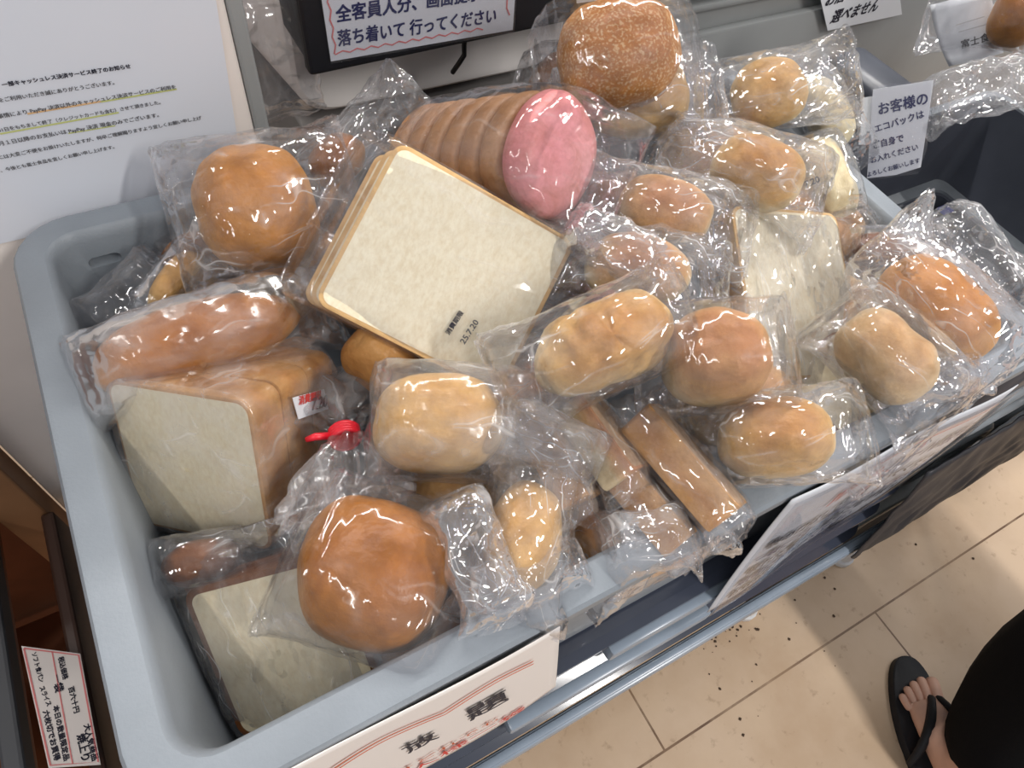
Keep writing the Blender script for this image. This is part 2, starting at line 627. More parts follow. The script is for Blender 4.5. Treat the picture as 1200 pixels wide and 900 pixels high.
def ribbon(parent, name, pts, n, wd, m, lift=0.0005):
    bm = bmesh.new()
    n = Vector(n).normalized()
    pts = [Vector(p) for p in pts]
    prev = None
    for i, p in enumerate(pts):
        t = (pts[min(i + 1, len(pts) - 1)] - pts[max(i - 1, 0)]).normalized()
        s = n.cross(t).normalized() * wd / 2
        cur = (bm.verts.new(p + s + n * lift), bm.verts.new(p - s + n * lift))
        if prev:
            bm.faces.new((prev[0], prev[1], cur[1], cur[0]))
        prev = cur
    return obj(name, bm, m, parent, smooth=False, world=True)


def plate(parent, name, pts, n, m, th=0.0006):
    """thin flat sheet through world points, front face towards n"""
    bm = bmesh.new()
    n = Vector(n).normalized()
    f = [bm.verts.new(Vector(p)) for p in pts]
    k = [bm.verts.new(Vector(p) - n * th) for p in pts]
    bm.faces.new(f)
    bm.faces.new(k[::-1])
    c = len(pts)
    for i in range(c):
        bm.faces.new((f[i], f[(i + 1) % c], k[(i + 1) % c], k[i]))
    return obj(name, bm, m, parent, smooth=False, world=True)


def zig(a, b, n, step, amp):
    a, b = Vector(a), Vector(b)
    L = (b - a).length
    X = (b - a).normalized()
    Y = Vector(n).normalized().cross(X)
    k = max(2, int(L / step))
    return [a + X * (L * i / k) + Y * (amp * (1 if i % 2 else -1)) for i in range(k + 1)]


# ------------------------------------------------------------------ the setting
bm = bmesh.new()
box(bm, (0.6, 0, -0.02), (5.2, 4.0, 0.04))
struct(obj('floor', bm, M_FLOOR, smooth=False))
bm = bmesh.new()
box(bm, (0.6, 1.02, 1.3), (5.2, 0.04, 2.68))
struct(obj('wall_back', bm, M_WALL, smooth=False))

bm = bmesh.new()
_r = random.Random(3)
for k in range(70):
    px_, py_ = (_r.gauss(835, 45), _r.gauss(740, 14)) if k < 45 else (_r.uniform(760, 1190), _r.uniform(610, 880))
    c_ = on_plane(px_, py_, (0, 0, 0.0), (0, 0, 1))
    if c_.y > -0.02 or c_.y < -0.9:
        continue
    rr_ = _r.uniform(.0008, .0026)
    rs_ = bmesh.ops.create_icosphere(bm, subdivisions=1, radius=rr_)
    for v in rs_['verts']:
        v.co = Vector((v.co.x * _r.uniform(.7, 1.5), v.co.y * _r.uniform(.7, 1.5), v.co.z * .6)) + Vector((c_.x, c_.y, rr_ * .5))
o = tag(obj('floor_crumbs', bm, mat('dark_crumbs', (0.06, 0.035, 0.02), 0.8), smooth=False), 'dark crumbs and dirt scattered on the floor below the rail', 'crumbs')
o['kind'] = 'stuff'

# white end panel behind the bin, with the printed notice
pr = thing('counter_panel', 'off-white upright counter panel behind the grey bin, carrying the printed notice', 'panel', Vector((-0.275, 0.211, 0)))
bm = bmesh.new()
box(bm, (-0.2755, 0.213, 0.66), (0.275, 0.018, 1.32), bev=0.002)
obj('board', bm, M_PANEL, pr, smooth=False, world=True)
bm = bmesh.new()
box(bm, (-0.133, 0.212, 0.66), (0.010, 0.022, 1.32), bev=0.002)
o = obj('edge_trim', bm, M_STEEL, pr, smooth=False, world=True)

YN = 0.2025
nn = (0, -1, 0)
nt_ = thing('printed_notice', 'large white printed notice with highlighted lines, on the panel behind the bin', 'notice', PY(120, 180, YN))
q = [PY(-60, 300, YN), PY(287, 218, YN), PY(250, -20, YN), PY(-60, -20, YN)]
plate(nt_, 'sheet', q, nn, M_LAMIN, 0.0012)
LN = [("一部キャッシュレス決済サービス終了のお知らせ", (3, 101), (153, 79), 0.02),
      ("をご利用いただき誠にありがとうございます。", (-1, 119), (134, 98), 0),
      ("事情により PayPay 決済以外のキャッシュレス決済サービスのご利用を", (-2, 138), (206, 103), 0),
      ("31日をもちまして終了（クレジットカードも含む）させて頂きました。", (-1, 154), (188, 121), 0),
      ("月１日以降のお支払いは PayPay 決済 現金のみでございます。", (-1, 170), (186, 136), 0),
      ("には大変ご不便をお掛けいたしますが、何卒ご理解賜りますよう宜しくお願い申し上げ", (-1, 186), (236, 139), 0),
      ("、今後とも富士食品を宜しくお願い申し上げます。", (1, 201), (134, 173), 0)]
for t, a, c, bo in LN:
    write(nt_, 'printed_line', t, PY(*a, YN), PY(*c, YN), nn, M_INKG if bo == 0 else M_INK, bold=0.035 if bo == 0 else 0.06, lift=0.0007)
for a, c, m_, wd in (((32, 133), (118, 118.5), M_HLO, 0.0012), ((118, 119), (207, 104), M_HLY, 0.0011), ((0, 156.5), (139, 131.5), M_HLY, 0.0011), ((80, 156), (135, 147), M_HLY, 0.0008)):
    ribbon(nt_, 'highlighter_stroke', [PY(*a, YN), PY(*c, YN)], nn, wd, m_, 0.0004)

# ------------------------------------------------------------------ the bread bin
BW, BD = 0.62, 0.3823
hx, hy = BW / 2, BD / 2
bin_ = thing('bread_bin', 'large grey plastic bin with a broad rounded rim, heaped with bagged bread', 'bin', Vector((0, 0, RIM - 0.16)))
bm = bmesh.new()
R = RIM
rings = [rrect(hx - .030, hy - .030, .030, R - .173), rrect(hx - .014, hy - .014, .034, R - .165), rrect(hx - .010, hy - .010, .034, R - .03),
         rrect(hx - .009, hy - .009, .034, R - .016), rrect(hx - .001, hy - .001, .036, R - .016), rrect(hx, hy, .036, R - .013), rrect(hx, hy, .036, R - .003),
         rrect(hx - .002, hy - .002, .035, R - .0004), rrect(hx - .004, hy - .004, .034, R), rrect(hx - .0185, hy - .0185, .021, R), rrect(hx - .0205, hy - .0205, .019, R - .0015),
         rrect(hx - .0225, hy - .0225, .018, R - .008), rrect(hx - .027, hy - .027, .018, R - .12), rrect(hx - .030, hy - .030, .018, R - .158), rrect(hx - .036, hy - .036, .016, R - .164)]
loft(bm, rings)
bo = obj('shell', bm, M_BIN, bin_, world=True, auto=35)
# handle slots through the back wall
for sx in (-0.262, 0.2):
    bm = bmesh.new()
    r = [[Vector((sx + p.x, yy, R - 0.026 + p.y)) for p in rrect(0.0105, 0.0042, 0.0042, 0, 4)] for yy in (0.12, 0.24)]
    loft(bm, r)
    cut = obj('slot_cut', bm, None, smooth=False)
    md = bo.modifiers.new('slot', 'BOOLEAN')
    md.object = cut
    md.operation = 'DIFFERENCE'
    md.solver = 'EXACT'
    dg = bpy.context.evaluated_depsgraph_get()
    bo.matrix_world = bin_.matrix_basis @ bo.matrix_basis
    bpy.context.view_layer.update()
    me = bpy.data.meshes.new_from_object(bo.evaluated_get(bpy.context.evaluated_depsgraph_get()))
    bo.modifiers.clear()
    bo.data = me
    bpy.data.objects.remove(cut)
bo.data.set_sharp_from_angle(angle=math.radians(35))

# ------------------------------------------------------------------ what the bin stands on
cr = thing('stacking_crate', 'glossy dark grey ribbed crate directly under the grey bread bin', 'crate', Vector((0, 0, R - 0.36)))
bm = bmesh.new()
Y0 = -0.193
prof = [(-.186, -.1735), (-.186, -.1737), (-.1945, -.175), (-.1945, -.183), (-.188, -.186), (-.188, -.215), (-.198, -.219), (-.198, -.226), (-.191, -.229), (-.191, -.262),
        (-.2015, -.266), (-.2015, -.273), (-.195, -.276), (-.195, -.318), (-.206, -.322)]
rings = [rrect(hx + .02 - (.19 + y) - .006, -y, .03, R + z) for y, z in prof]
loft(bm, rings)
obj('shell', bm, M_GLOSSD, cr, world=True, auto=30)
bm = bmesh.new()
box(bm, (-0.02, -0.2006, R - 0.246), (0.20, 0.012, 0.018), bev=0.003)
box(bm, (0.03, -0.1945, R - 0.197), (0.13, 0.013, 0.020), bev=0.003)
obj('label_holder', bm, M_RAIL, cr, world=True, auto=30)

tb = thing('display_table', 'steel table with a pale blue front rail and short capped legs under the crates', 'table', Vector((0.2, 0, 0)))
bm = bmesh.new()
box(bm, (0.27, 0.0, R - 0.337), (1.34, 0.40, 0.026), bev=0.002)
obj('table_top', bm, M_STEEL, tb, smooth=False, world=True)
bm = bmesh.new()
box(bm, (0.27, -0.2125, R - 0.338), (1.36, 0.012, 0.030), bev=0.004)
box(bm, (0.27, -0.2125, R - 0.3245), (1.36, 0.007, 0.006), bev=0.002)
obj('front_rail', bm, M_RAIL, tb, world=True, auto=40)
for lx, ly in ((-0.36, -0.176), (0.436, -0.176), (0.672, -0.184), (0.9, -0.176), (-0.36, 0.16), (0.436, 0.16), (0.9, 0.16)):
    bm = bmesh.new()
    tube(bm, [(lx, ly, 0.05), (lx, ly, R - 0.35)], 0.0125, 12)
    lg = obj('leg', bm, M_CHAR, tb, world=True)
    bm = bmesh.new()
    tube(bm, [(lx + .004, ly - .004, 0.001), (lx + .004, ly - .004, 0.012), (lx + .004, ly - .004, 0.016), (lx + .004, ly - .004, 0.055)], [0.023, 0.023, 0.019, 0.017], 14)
    obj('foot_cap', bm, M_WHITE, tb, world=True, auto=40)

# black polythene bag hanging under the sign at the right front
bm = bmesh.new()
rows, cols = 20, 34
grid = []
for j in range(rows):
    v = j / (rows - 1)
    g = []
    for i in range(cols):
        u = i / (cols - 1)
        x = 0.30 + 0.235 * u
        hem = 0.125 + 0.05 * math.sin(u * 4.2 + 0.4) + 0.012 * noise.noise(Vector((u * 14, 3, 0)))
        z = R - 0.165 - (hem + 0.02) * v - 0.01 * u
        y = -0.203 - 0.020 * v ** 0.8 + 0.003 * noise.noise(Vector((u * 9, v * 6, 1)))
        g.append(bm.verts.new((x, y, z)))
    grid.append(g)
for j in range(rows - 1):
    for i in range(cols - 1):
        bm.faces.new((grid[j][i], grid[j][i + 1], grid[j + 1][i + 1], grid[j + 1][i]))
o = obj('black_bag', bm, M_BAGBLACK)
md = o.modifiers.new('thick', 'SOLIDIFY')
md.thickness = 0.002
tag(o, 'black plastic bag hanging with a ragged hem below the front sign at the right', 'bag')


rt_ = thing('open_crate', 'open dark grey plastic crate standing directly right of the bread bin', 'crate', Vector((0.47, -0.05, R - 0.32)))
XL, XR, YF, YK, ZB, ZT = 0.322, 0.615, -0.197, 0.085, R - 0.319, R - 0.030
ccx, ccy, cax, cay = (XL + XR) / 2, (YF + YK) / 2, (XR - XL) / 2, (YK - YF) / 2
bm = bmesh.new()
loft(bm, [rrect(cax - .016, cay - .016, .016, ZB, 6, (ccx, ccy)), rrect(cax - .008, cay - .008, .016, ZT - .01, 6, (ccx, ccy)), rrect(cax - .0085, cay - .0085, .016, ZT - .002, 6, (ccx, ccy)),
          rrect(cax - .011, cay - .011, .014, ZT - .002, 6, (ccx, ccy)), rrect(cax - .018, cay - .018, .012, R - .132, 6, (ccx, ccy)), rrect(cax - .019, cay - .019, .011, R - .134, 6, (ccx, ccy)),
          rrect(cax - .034, cay - .034, .010, R - .138, 6, (ccx, ccy)), rrect(cax - .036, cay - .036, .010, R - .160, 6, (ccx, ccy))])
obj('body', bm, M_DARKP, rt_, world=True, auto=30)
bm = bmesh.new()
vr = loft(bm, [rrect(cax, cay, .020, ZT - .012, 6, (ccx, ccy)), rrect(cax, cay, .020, ZT - .001, 6, (ccx, ccy)), rrect(cax - .002, cay - .002, .019, ZT, 6, (ccx, ccy)),
               rrect(cax - .010, cay - .010, .014, ZT, 6, (ccx, ccy)), rrect(cax - .0105, cay - .0105, .014, ZT - .010, 6, (ccx, ccy))], False, False)
obj('rim', bm, M_CRATE_EDGE, rt_, world=True, auto=30)
bm = bmesh.new()
vr = loft(bm, [rrect(cax - .0175, cay - .0175, .012, R - .1335, 6, (ccx, ccy)), rrect(cax - .0175, cay - .0175, .012, R - .1315, 6, (ccx, ccy)), rrect(cax - .031, cay - .031, .010, R - .1335, 6, (ccx, ccy)), rrect(cax - .031, cay - .031, .010, R - .137, 6, (ccx, ccy))], False, False)
obj('inner_ledge', bm, M_CRATE_EDGE, rt_, world=True, auto=30)
for k in range(3):
    bm = bmesh.new()
    box(bm, (XL + .06 + .075 * k, ccy, R - .152), (.006, YK - YF - .076, .016), bev=.0015)
    obj('floor_rib', bm, M_CRATE_EDGE if k == 1 else M_DARKP, rt_, smooth=False, world=True)
for k in range(4):
    bm = bmesh.new()
    box(bm, (ccx, YF + .07 + .05 * k, R - .153), (XR - XL - .078, .005, .014), bev=.0015)
    obj('floor_rib', bm, M_DARKP, rt_, smooth=False, world=True)
pbl = PZ(1112, 244, -0.143)
bm = bmesh.new()
box(bm, pbl, (.03, .012, .003), bev=.0008)
obj('blue_tape', bm, M_BLUE, rt_, smooth=False, world=True)
for xx in (0.405, 0.53):
    for zc_, hw_, hh_ in ((R - .135, .055, .030), (R - .235, .055, .030)):
        bm = bmesh.new()
        pts = [Vector((xx + p.x, YF + .010 + 0.00, zc_ + p.y)) for p in rrect(hw_, hh_, hh_ - .002, 0, 6)]
        tube(bm, pts + [pts[0]], 0.0065, 8)
        obj('handle_frame', bm, M_CRATE_EDGE, rt_, world=True)

# steel drawer unit behind the crates
un = thing('steel_cabinet', 'grey painted steel cabinet with grooved front behind the bin', 'cabinet', Vector((0.9, 0.6, 0)))
bm = bmesh.new()
box(bm, (0.93, 0.63, 0.62), (1.46, 0.58, 1.23), bev=0.004)
obj('body', bm, M_STEEL, un, smooth=False, world=True)
for k in range(5):
    bm = bmesh.new()
    box(bm, (0.93, 0.337, R - 0.035 - 0.0 + (0.016 * k if k < 3 else 0.016 * k + 0.03)), (1.44, 0.014, 0.009), bev=0.003)
    obj('groove_strip', bm, M_STEEL, un, world=True, auto=30)
bm = bmesh.new()
box(bm, (0.93, 0.334, R - 0.2), (1.42, 0.012, 0.27), bev=0.004)
obj('drawer', bm, M_STEEL, un, world=True, auto=30)

# milky tub behind the black box
bm = bmesh.new()
rg = []
for y, s in ((0.33, 0.0), (0.325, 0.006), (0.33, 0.0)):
    pass
cxt, czt = 0.06, R + 0.065
tb2 = [(0.318, .016), (0.314, .006), (0.314, 0.0), (0.318, -.004), (0.50, -.02), (0.505, -.008)]
rings = [[Vector((cxt + p.x, y, czt + p.y)) for p in rrect(0.135 - s, 0.115 - s, 0.035, 0, 6)] for y, s in tb2]
loft(bm, rings)
tag(obj('plastic_tub', bm, M_TUB, auto=35), 'milky white plastic tub with rounded corners behind the black box', 'tub')
bm = bmesh.new()
box(bm, (0.06, 0.41, 0.3875), (0.27, 0.18, 0.775), bev=0.003)
tag(obj('storage_box', bm, mat('grey_brown_board', (0.17, 0.16, 0.155), 0.6, noise_amt=0.15)), 'dull grey box holding up the white tub behind the bin', 'box')

# ------------------------------------------------------------------ black display box with hand-written sign
YB = 0.235
mb = thing('display_box', 'black box with a hand-written sign hanging above the back of the bin', 'display', PY(560, 20, YB))
a, c = PY(362, 88, YB), PY(806, -6, YB)
zlo = (a.z + c.z) / 2
X = (c - a).normalized()
Zv = Vector((-X.z, 0, X.x))
ln = (c - a).length
MB = Matrix(((X.x, 0, Zv.x, a.x), (0, 1, 0, YB), (X.z, 0, Zv.z, a.z), (0, 0, 0, 1)))
bm = bmesh.new()
box(bm, (ln / 2, 0.003, 0.09), (ln, 0.012, 0.18), MB, bev=0.003)
obj('front_frame', bm, M_BLACK, mb, smooth=False, world=True)
bm = bmesh.new()
box(bm, (ln / 2, 0.036, 0.091), (ln - .004, 0.056, 0.176), MB, bev=0.004)
obj('housing', bm, M_CHAR, mb, smooth=False, world=True)
bm = bmesh.new()
k0 = PY(544, 54, YB + .02)
tube(bm, [k0 + Vector((0, 0, 0.012)), k0, k0 + Vector((0.0005, 0, -.008)), k0 + Vector((-.002, .004, -.017)), k0 + Vector((-.004, .012, -.03))], 0.0022, 8)
obj('cable', bm, M_BLACK, mb, world=True)
YS = YB - 0.0045
sg = thing('handwritten_sign', 'white hand-written sign with a pale red zigzag border on the black box', 'sign', PY(490, 40, YS))
plate(sg, 'sheet', [PY(388, 72, YS), PY(601, 35, YS), PY(606, -40, YS), PY(371, -40, YS)], nn, M_PAPER, 0.0008)
plate(sg, 'plastic_sleeve', [PY(387, 74, YS), PY(602, 37, YS), PY(607, -42, YS), PY(369, -42, YS)], nn, FILM_L, 0.0002).location.y -= 0.0009
write(sg, 'ink_writing', "全客員人分、画面提示", PY(394, 25, YS), PY(562, -1, YS), nn, M_INKB, bold=0.05, lift=0.0004, hscale=1.1)
write(sg, 'ink_writing', "落ち着いて 行ってください", PY(396, 53, YS), PY(580, 25, YS), nn, M_INKB, bold=0.045, lift=0.0004, hscale=1.2)
zz = zig(PY(382, -20, YS), PY(393, 62, YS), nn, 0.006, 0.0009) + zig(PY(393, 62, YS), PY(566, 33, YS), nn, 0.0055, 0.001)
ribbon(sg, 'zigzag_border', zz, nn, 0.0011, M_PINKM)
ribbon(sg, 'zigzag_border', zig(PY(596, 18, YS), PY(590, -20, YS), nn, 0.006, 0.0008), nn, 0.0011, M_PINKM)
ps = thing('paper_slip', 'small white slip of paper taped to the lower edge of the black box', 'paper', PY(700, 0, YS))
plate(ps, 'sheet', [PY(676, 4, YS), PY(735, -4, YS), PY(735, -20, YS), PY(674, -15, YS)], nn, M_PAPER, 0.0006)

# notices at the right
ne = Vector((-0.80, -0.50, 0.33)).normalized()
pe = Vector((0.372, 0.03, R))


def PE(x, y):
    return on_plane(x, y, pe, ne)


ec = thing('handwritten_notice', 'white note in blue-black handwriting standing up from the open dark crate', 'notice', PE(1050, 150))
plate(ec, 'sheet', [PE(1016, 209), PE(1050, 205), PE(1079, 196), PE(1087, 145), PE(1094, 94), PE(1023, 105)], ne, M_PAPER, 0.0006)
plate(ec, 'backing_sheet', [PE(1006, 170), PE(1030, 170), PE(1030, 112), PE(1011, 115)], ne, M_PAPER, 0.0006).location -= ne * 0.002
plate(ec, 'plastic_sleeve', [PE(1016, 211), PE(1076, 203), PE(1086, 175), PE(1096, 92), PE(1021, 102)], ne, FILM_L, 0.0002).location += ne * 0.0012
for t, a, c in (("お客様の", (1030, 134), (1087, 121)), ("エコバックは", (1026, 155), (1083, 137)), ("ご自身で", (1024, 174), (1059, 165)),
                ("お入れください", (1021, 191), (1076, 175)), ("よろしくお願いします", (1017, 207), (1078, 190))):
    write(ec, 'ink_writing', t, PE(*a), PE(*c), ne, M_INKB, bold=0.04, lift=0.0004, hscale=1.15)
YQ = 0.318
sl = thing('handwritten_notice', 'white card with black handwriting at the top edge, on the grey cabinet', 'notice', PY(1010, 10, YQ))
plate(sl, 'card', [PY(970, 36, YQ), PY(1057, 17, YQ), PY(1050, -45, YQ), PY(955, -30, YQ)], nn, M_PAPER, 0.0008)
write(sl, 'ink_writing', "選べません", PY(972, 27, YQ), PY(1026, 12, YQ), nn, M_INK, bold=0.05, lift=0.0004, hscale=1.15)
write(sl, 'ink_writing', "お店では", PY(966, 7, YQ), PY(1012, -6, YQ), nn, M_INK, bold=0.05, lift=0.0004, hscale=1.15)


# ------------------------------------------------------------------ signs hanging from the front of the bin
def hang(x0, wdt, y0, z0, hgt, curl, shear=0.0, top=0.0):
    def fn(u, t):                 # u along the top edge, t down
        s, v = u / wdt, t / hgt
        x = x0 + u + shear * v
        bulge = 0.0016 * math.sin(PI * min(1, max(0, v))) + 0.0012 * math.sin(s * 9)
        y = y0 - bulge - (curl[0] * (1 - s) + curl[1] * s) * v * v
        z = z0 + top * s - t
        return Vector((x, y, z))
    return fn


def hang_sheet(root, name, fn, wdt, hgt, m, bottom=None, nu=40, nv=24, th=0.0006, off=0.0):
    bm = bmesh.new()
    G = []
    for j in range(nv + 1):
        g = []
        for i in range(nu + 1):
            u = wdt * i / nu
            hh = hgt * (bottom(i / nu) if bottom else 1.0)
            p = fn(u, hh * j / nv)
            p.y -= off
            g.append(bm.verts.new(p))
        G.append(g)
    for j in range(nv):
        for i in range(nu):
            bm.faces.new((G[j][i], G[j + 1][i], G[j + 1][i + 1], G[j][i + 1]))
    o = obj(name, bm, m, root, world=True)
    md = o.modifiers.new('thick', 'SOLIDIFY')
    md.thickness = th
    return o


# left sign
F1 = hang(-0.40, 0.287, -0.1935, R - 0.001, 0.2, (0.012, 0.006), shear=0.03)
s1 = thing('handwritten_sign', 'white hand-written sign with a wavy double red line, on the bin front by the camera', 'sign', Vector((-0.25, -0.2, R - 0.2)))
hang_sheet(s1, 'sheet', F1, 0.287, 0.2, M_PAPERW, bottom=lambda s: 1 - 0.10 * max(0, (s - 0.75) / 0.25) ** 2)


def sub(F, u0, t0, off=0.0014, down=True):
    def g(u, t):
        p = F(u0 + u, t0 - t)
        p.y -= off
        return p
    return g


def on_sheet_line(root, name, F, pts, wd, m, off=0.0012):
    bm = bmesh.new()
    prev = None
    for i, (u, t) in enumerate(pts):
        a_, b_ = pts[max(i - 1, 0)], pts[min(i + 1, len(pts) - 1)]
        d = Vector((b_[0] - a_[0], b_[1] - a_[1])).normalized()
        sx, sy = -d.y * wd / 2, d.x * wd / 2
        c1, c2 = F(u + sx, t + sy), F(u - sx, t - sy)
        c1.y -= off
        c2.y -= off
        cur = (bm.verts.new(c1), bm.verts.new(c2))
        if prev:
            bm.faces.new((prev[0], prev[1], cur[1], cur[0]))
        prev = cur
    return obj(name, bm, m, root, smooth=False, world=True)


for dt in (0.0, 0.007):
    pts = []
    for i in range(90):
        u = 0.02 + 0.25 * i / 89
        k = (u / 0.062) % 1.0
        pts.append((u, 0.030 + dt + 0.012 * (1 - abs(2 * k - 1)) ** 1.6 * (1 if True else 0)))
    on_sheet_line(s1, 'red_border_line', F1, pts, 0.0022, M_ORANGE)
def s1uv(px, py):
    q_ = PY(px, py, -0.1945)
    return q_.x + 0.40, R - q_.z


for t, a_, b_, mm, bo_, hs in (("放", (445, 893), (478, 868), M_INK, 0.06, 1.0), ("題", (518, 852), (562, 822), M_INK, 0.06, 1.0)):
    (ua, ta), (ub, tb_) = s1uv(*a_), s1uv(*b_)
    write(s1, 'ink_writing', t, None, abs(ub - ua) * 1.1, None, mm, bold=bo_ * 0.5, hscale=1.6, fn=sub(F1, ua, max(ta, tb_) * 0.98))
write(s1, 'ink_writing', "詰め", None, 0.07, None, M_INK, bold=0.06, hscale=1.3, fn=sub(F1, 0.03, 0.105))
for k, (t, u0, wd, mm) in enumerate((("袋に入るだけどれでも", 0.09, 0.15, M_ORANGE), ("お一人様一袋", 0.13, 0.13, M_RED))):
    write(s1, 'ink_writing', t, None, wd, None, mm, bold=0.02, hscale=0.9, fn=sub(F1, u0, 0.158 + 0.024 * k))

# right sign in a clear sleeve
F2 = hang(0.046, 0.245, -0.1935, R - 0.003, 0.215, (0.012, -0.003), shear=0.02, top=-0.03)
s2 = thing('handwritten_sign', 'long white hand-written sign in a clear sleeve on the right half of the bin front', 'sign', Vector((0.17, -0.2, R - 0.2)))
hang_sheet(s2, 'sheet', F2, 0.245, 0.215, M_PAPER)
write(s2, 'ink_writing', "ルール", None, 0.062, None, M_RED, bold=0.05, hscale=1.1, fn=sub(F2, 0.06, 0.058))
write(s2, 'ink_writing', "ルール説明", None, 0.100, None, M_INKB, bold=0.05, hscale=1.1, fn=sub(F2, 0.13, 0.060))
for k, t in enumerate(("袋の口はしっかり閉めてください", "一袋につき一回限りとさせて頂きます", "破れた場合は無効となります", "順番にお並びください", "お会計はレジにてお願いします")):
    write(s2, 'ink_writing', t, None, min(0.21, 0.0145 * len(t)), None, M_INKB if k % 2 else M_INK, bold=0.07, hscale=1.2, fn=sub(F2, 0.015, 0.092 + 0.026 * k))
on_sheet_line(s2, 'red_line', F2, [(0.09 + 0.15 * i / 20, 0.022) for i in range(21)], 0.0022, M_RED)
hang_sheet(s2, 'plastic_sleeve', F2, 0.252, 0.218, FILM_L, off=0.003, th=0.0002)

# ------------------------------------------------------------------ wooden shelf at the left
ws = thing('wooden_shelf', 'dark red-brown wooden shelf unit left of the grey bin', 'shelf', Vector((-0.62, 0.1, 0)))
bm = bmesh.new()
box(bm, (-0.434, 0.196, 0.46), (0.036, 0.030, 0.92), bev=0.002)
obj('post', bm, M_WOODL, ws, smooth=False, world=True)
bm = bmesh.new()
box(bm, (-0.85, 0.235, 0.46), (0.80, 0.02, 0.92), bev=0.002)
obj('back_board', bm, M_WOOD, ws, smooth=False, world=True)
for zz_, dep in ((R - 0.325, 0.40), (R - 0.60, 0.40)):
    bm = bmesh.new()
    box(bm, (-0.86, 0.01, zz_), (0.80, dep, 0.018), bev=0.002)
    obj('shelf_board', bm, M_WOOD, ws, smooth=False, world=True)
bm = bmesh.new()
box(bm, (-0.462, -0.005, R - 0.303), (0.016, 0.36, 0.022), bev=0.003)
box(bm, (-0.484, -0.005, R - 0.305), (0.008, 0.36, 0.016), bev=0.003)
obj('label_rail', bm, M_CHAR, ws, smooth=False, world=True)
bm = bmesh.new()
box(bm, (-0.416, -0.015, R - 0.345), (0.012, 0.39, 0.05), bev=0.003)
obj('front_edge', bm, mat('dark_wood_edge', (0.045, 0.018, 0.010), 0.5), ws, smooth=False, world=True)
nl = Vector((0.35, 0.0, 1)).normalized()
plb = Vector((-0.425, 0, R - 0.30))


def PL(x, y):
    return on_plane(x, y, plb, nl)


pt = thing('price_card', 'small white price card with red border clipped to the wooden shelf', 'price card', PL(70, 830))
plate(pt, 'card', [PL(25, 757), PL(57, 900), PL(118, 896), PL(94, 766)], nl, M_PAPERW, 0.0008)
loop = [PL(28, 760), PL(59, 897), PL(115, 893), PL(92, 768), PL(28, 760)]
ribbon(pt, 'red_border', loop, nl, 0.0012, M_PINKM)
ribbon(pt, 'red_border', [PL(61, 764), PL(85, 895)], nl, 0.0009, M_PINKM)
for t, a, c, hs in (("ソフト食パン", (37, 766), (46, 800), .9), ("スライス", (46, 806), (55, 828), .9), ("六枚切でお買得", (50, 834), (64, 892), .8), ("一袋", (61, 792), (65, 812), .9), ("税込価格", (68, 771), (74, 797), .9), ("百六十円", (80, 806), (87, 836), .8),
                ("本日の数量限定品", (62, 828), (75, 892), .8), ("焼上り", (90, 862), (96, 892), .9), ("大人気商品", (98, 850), (108, 892), .9)):
    write(pt, 'ink_writing', t, PL(*a), PL(*c), nl, M_INK, bold=0.06, lift=0.0004, hscale=hs)

# ------------------------------------------------------------------ bread
rnd = random.Random(7)


def frame(cx, cy, z, ax, ay, wpx, k=0.5, roll=0.0, pitch=0.0):
    """A lying frame at the pixel's point on height z: returns matrix, half length, half width (metres)"""
    c = PZ(cx, cy, z)
    v = (CAM - c).normalized()
    n = (v * k + Vector((0, 0, 1)) * (1 - k)).normalized()
    e = on_plane(cx + ax, cy + ay, c, n) - c
    hl = e.length
    X = e.normalized()
    L_ = math.hypot(ax, ay)
    f = on_plane(cx + ay / L_ * wpx, cy - ax / L_ * wpx, c, n) - c
    Y = n.cross(X)
    hw = abs(f.dot(Y))
    M = Matrix(((X.x, Y.x, n.x, c.x), (X.y, Y.y, n.y, c.y), (X.z, Y.z, n.z, c.z), (0, 0, 0, 1)))
    if roll:
        M = M @ Matrix.Rotation(roll, 4, 'X')
    if pitch:
        M = M @ Matrix.Rotation(pitch, 4, 'Y')
    return M, hl, hw


def axes(c, u, v, w_):
    """frame from explicit axes; local z points at the viewer (-w)"""
    u = Vector(u).normalized()
    n = (-Vector(w_)).normalized()
    Y = n.cross(u)
    return Matrix(((u.x, Y.x, n.x, c[0]), (u.y, Y.y, n.y, c[1]), (u.z, Y.z, n.z, c[2] + R), (0, 0, 0, 1)))


def sgn(v, e):
    return math.copysign(abs(v) ** e, v)


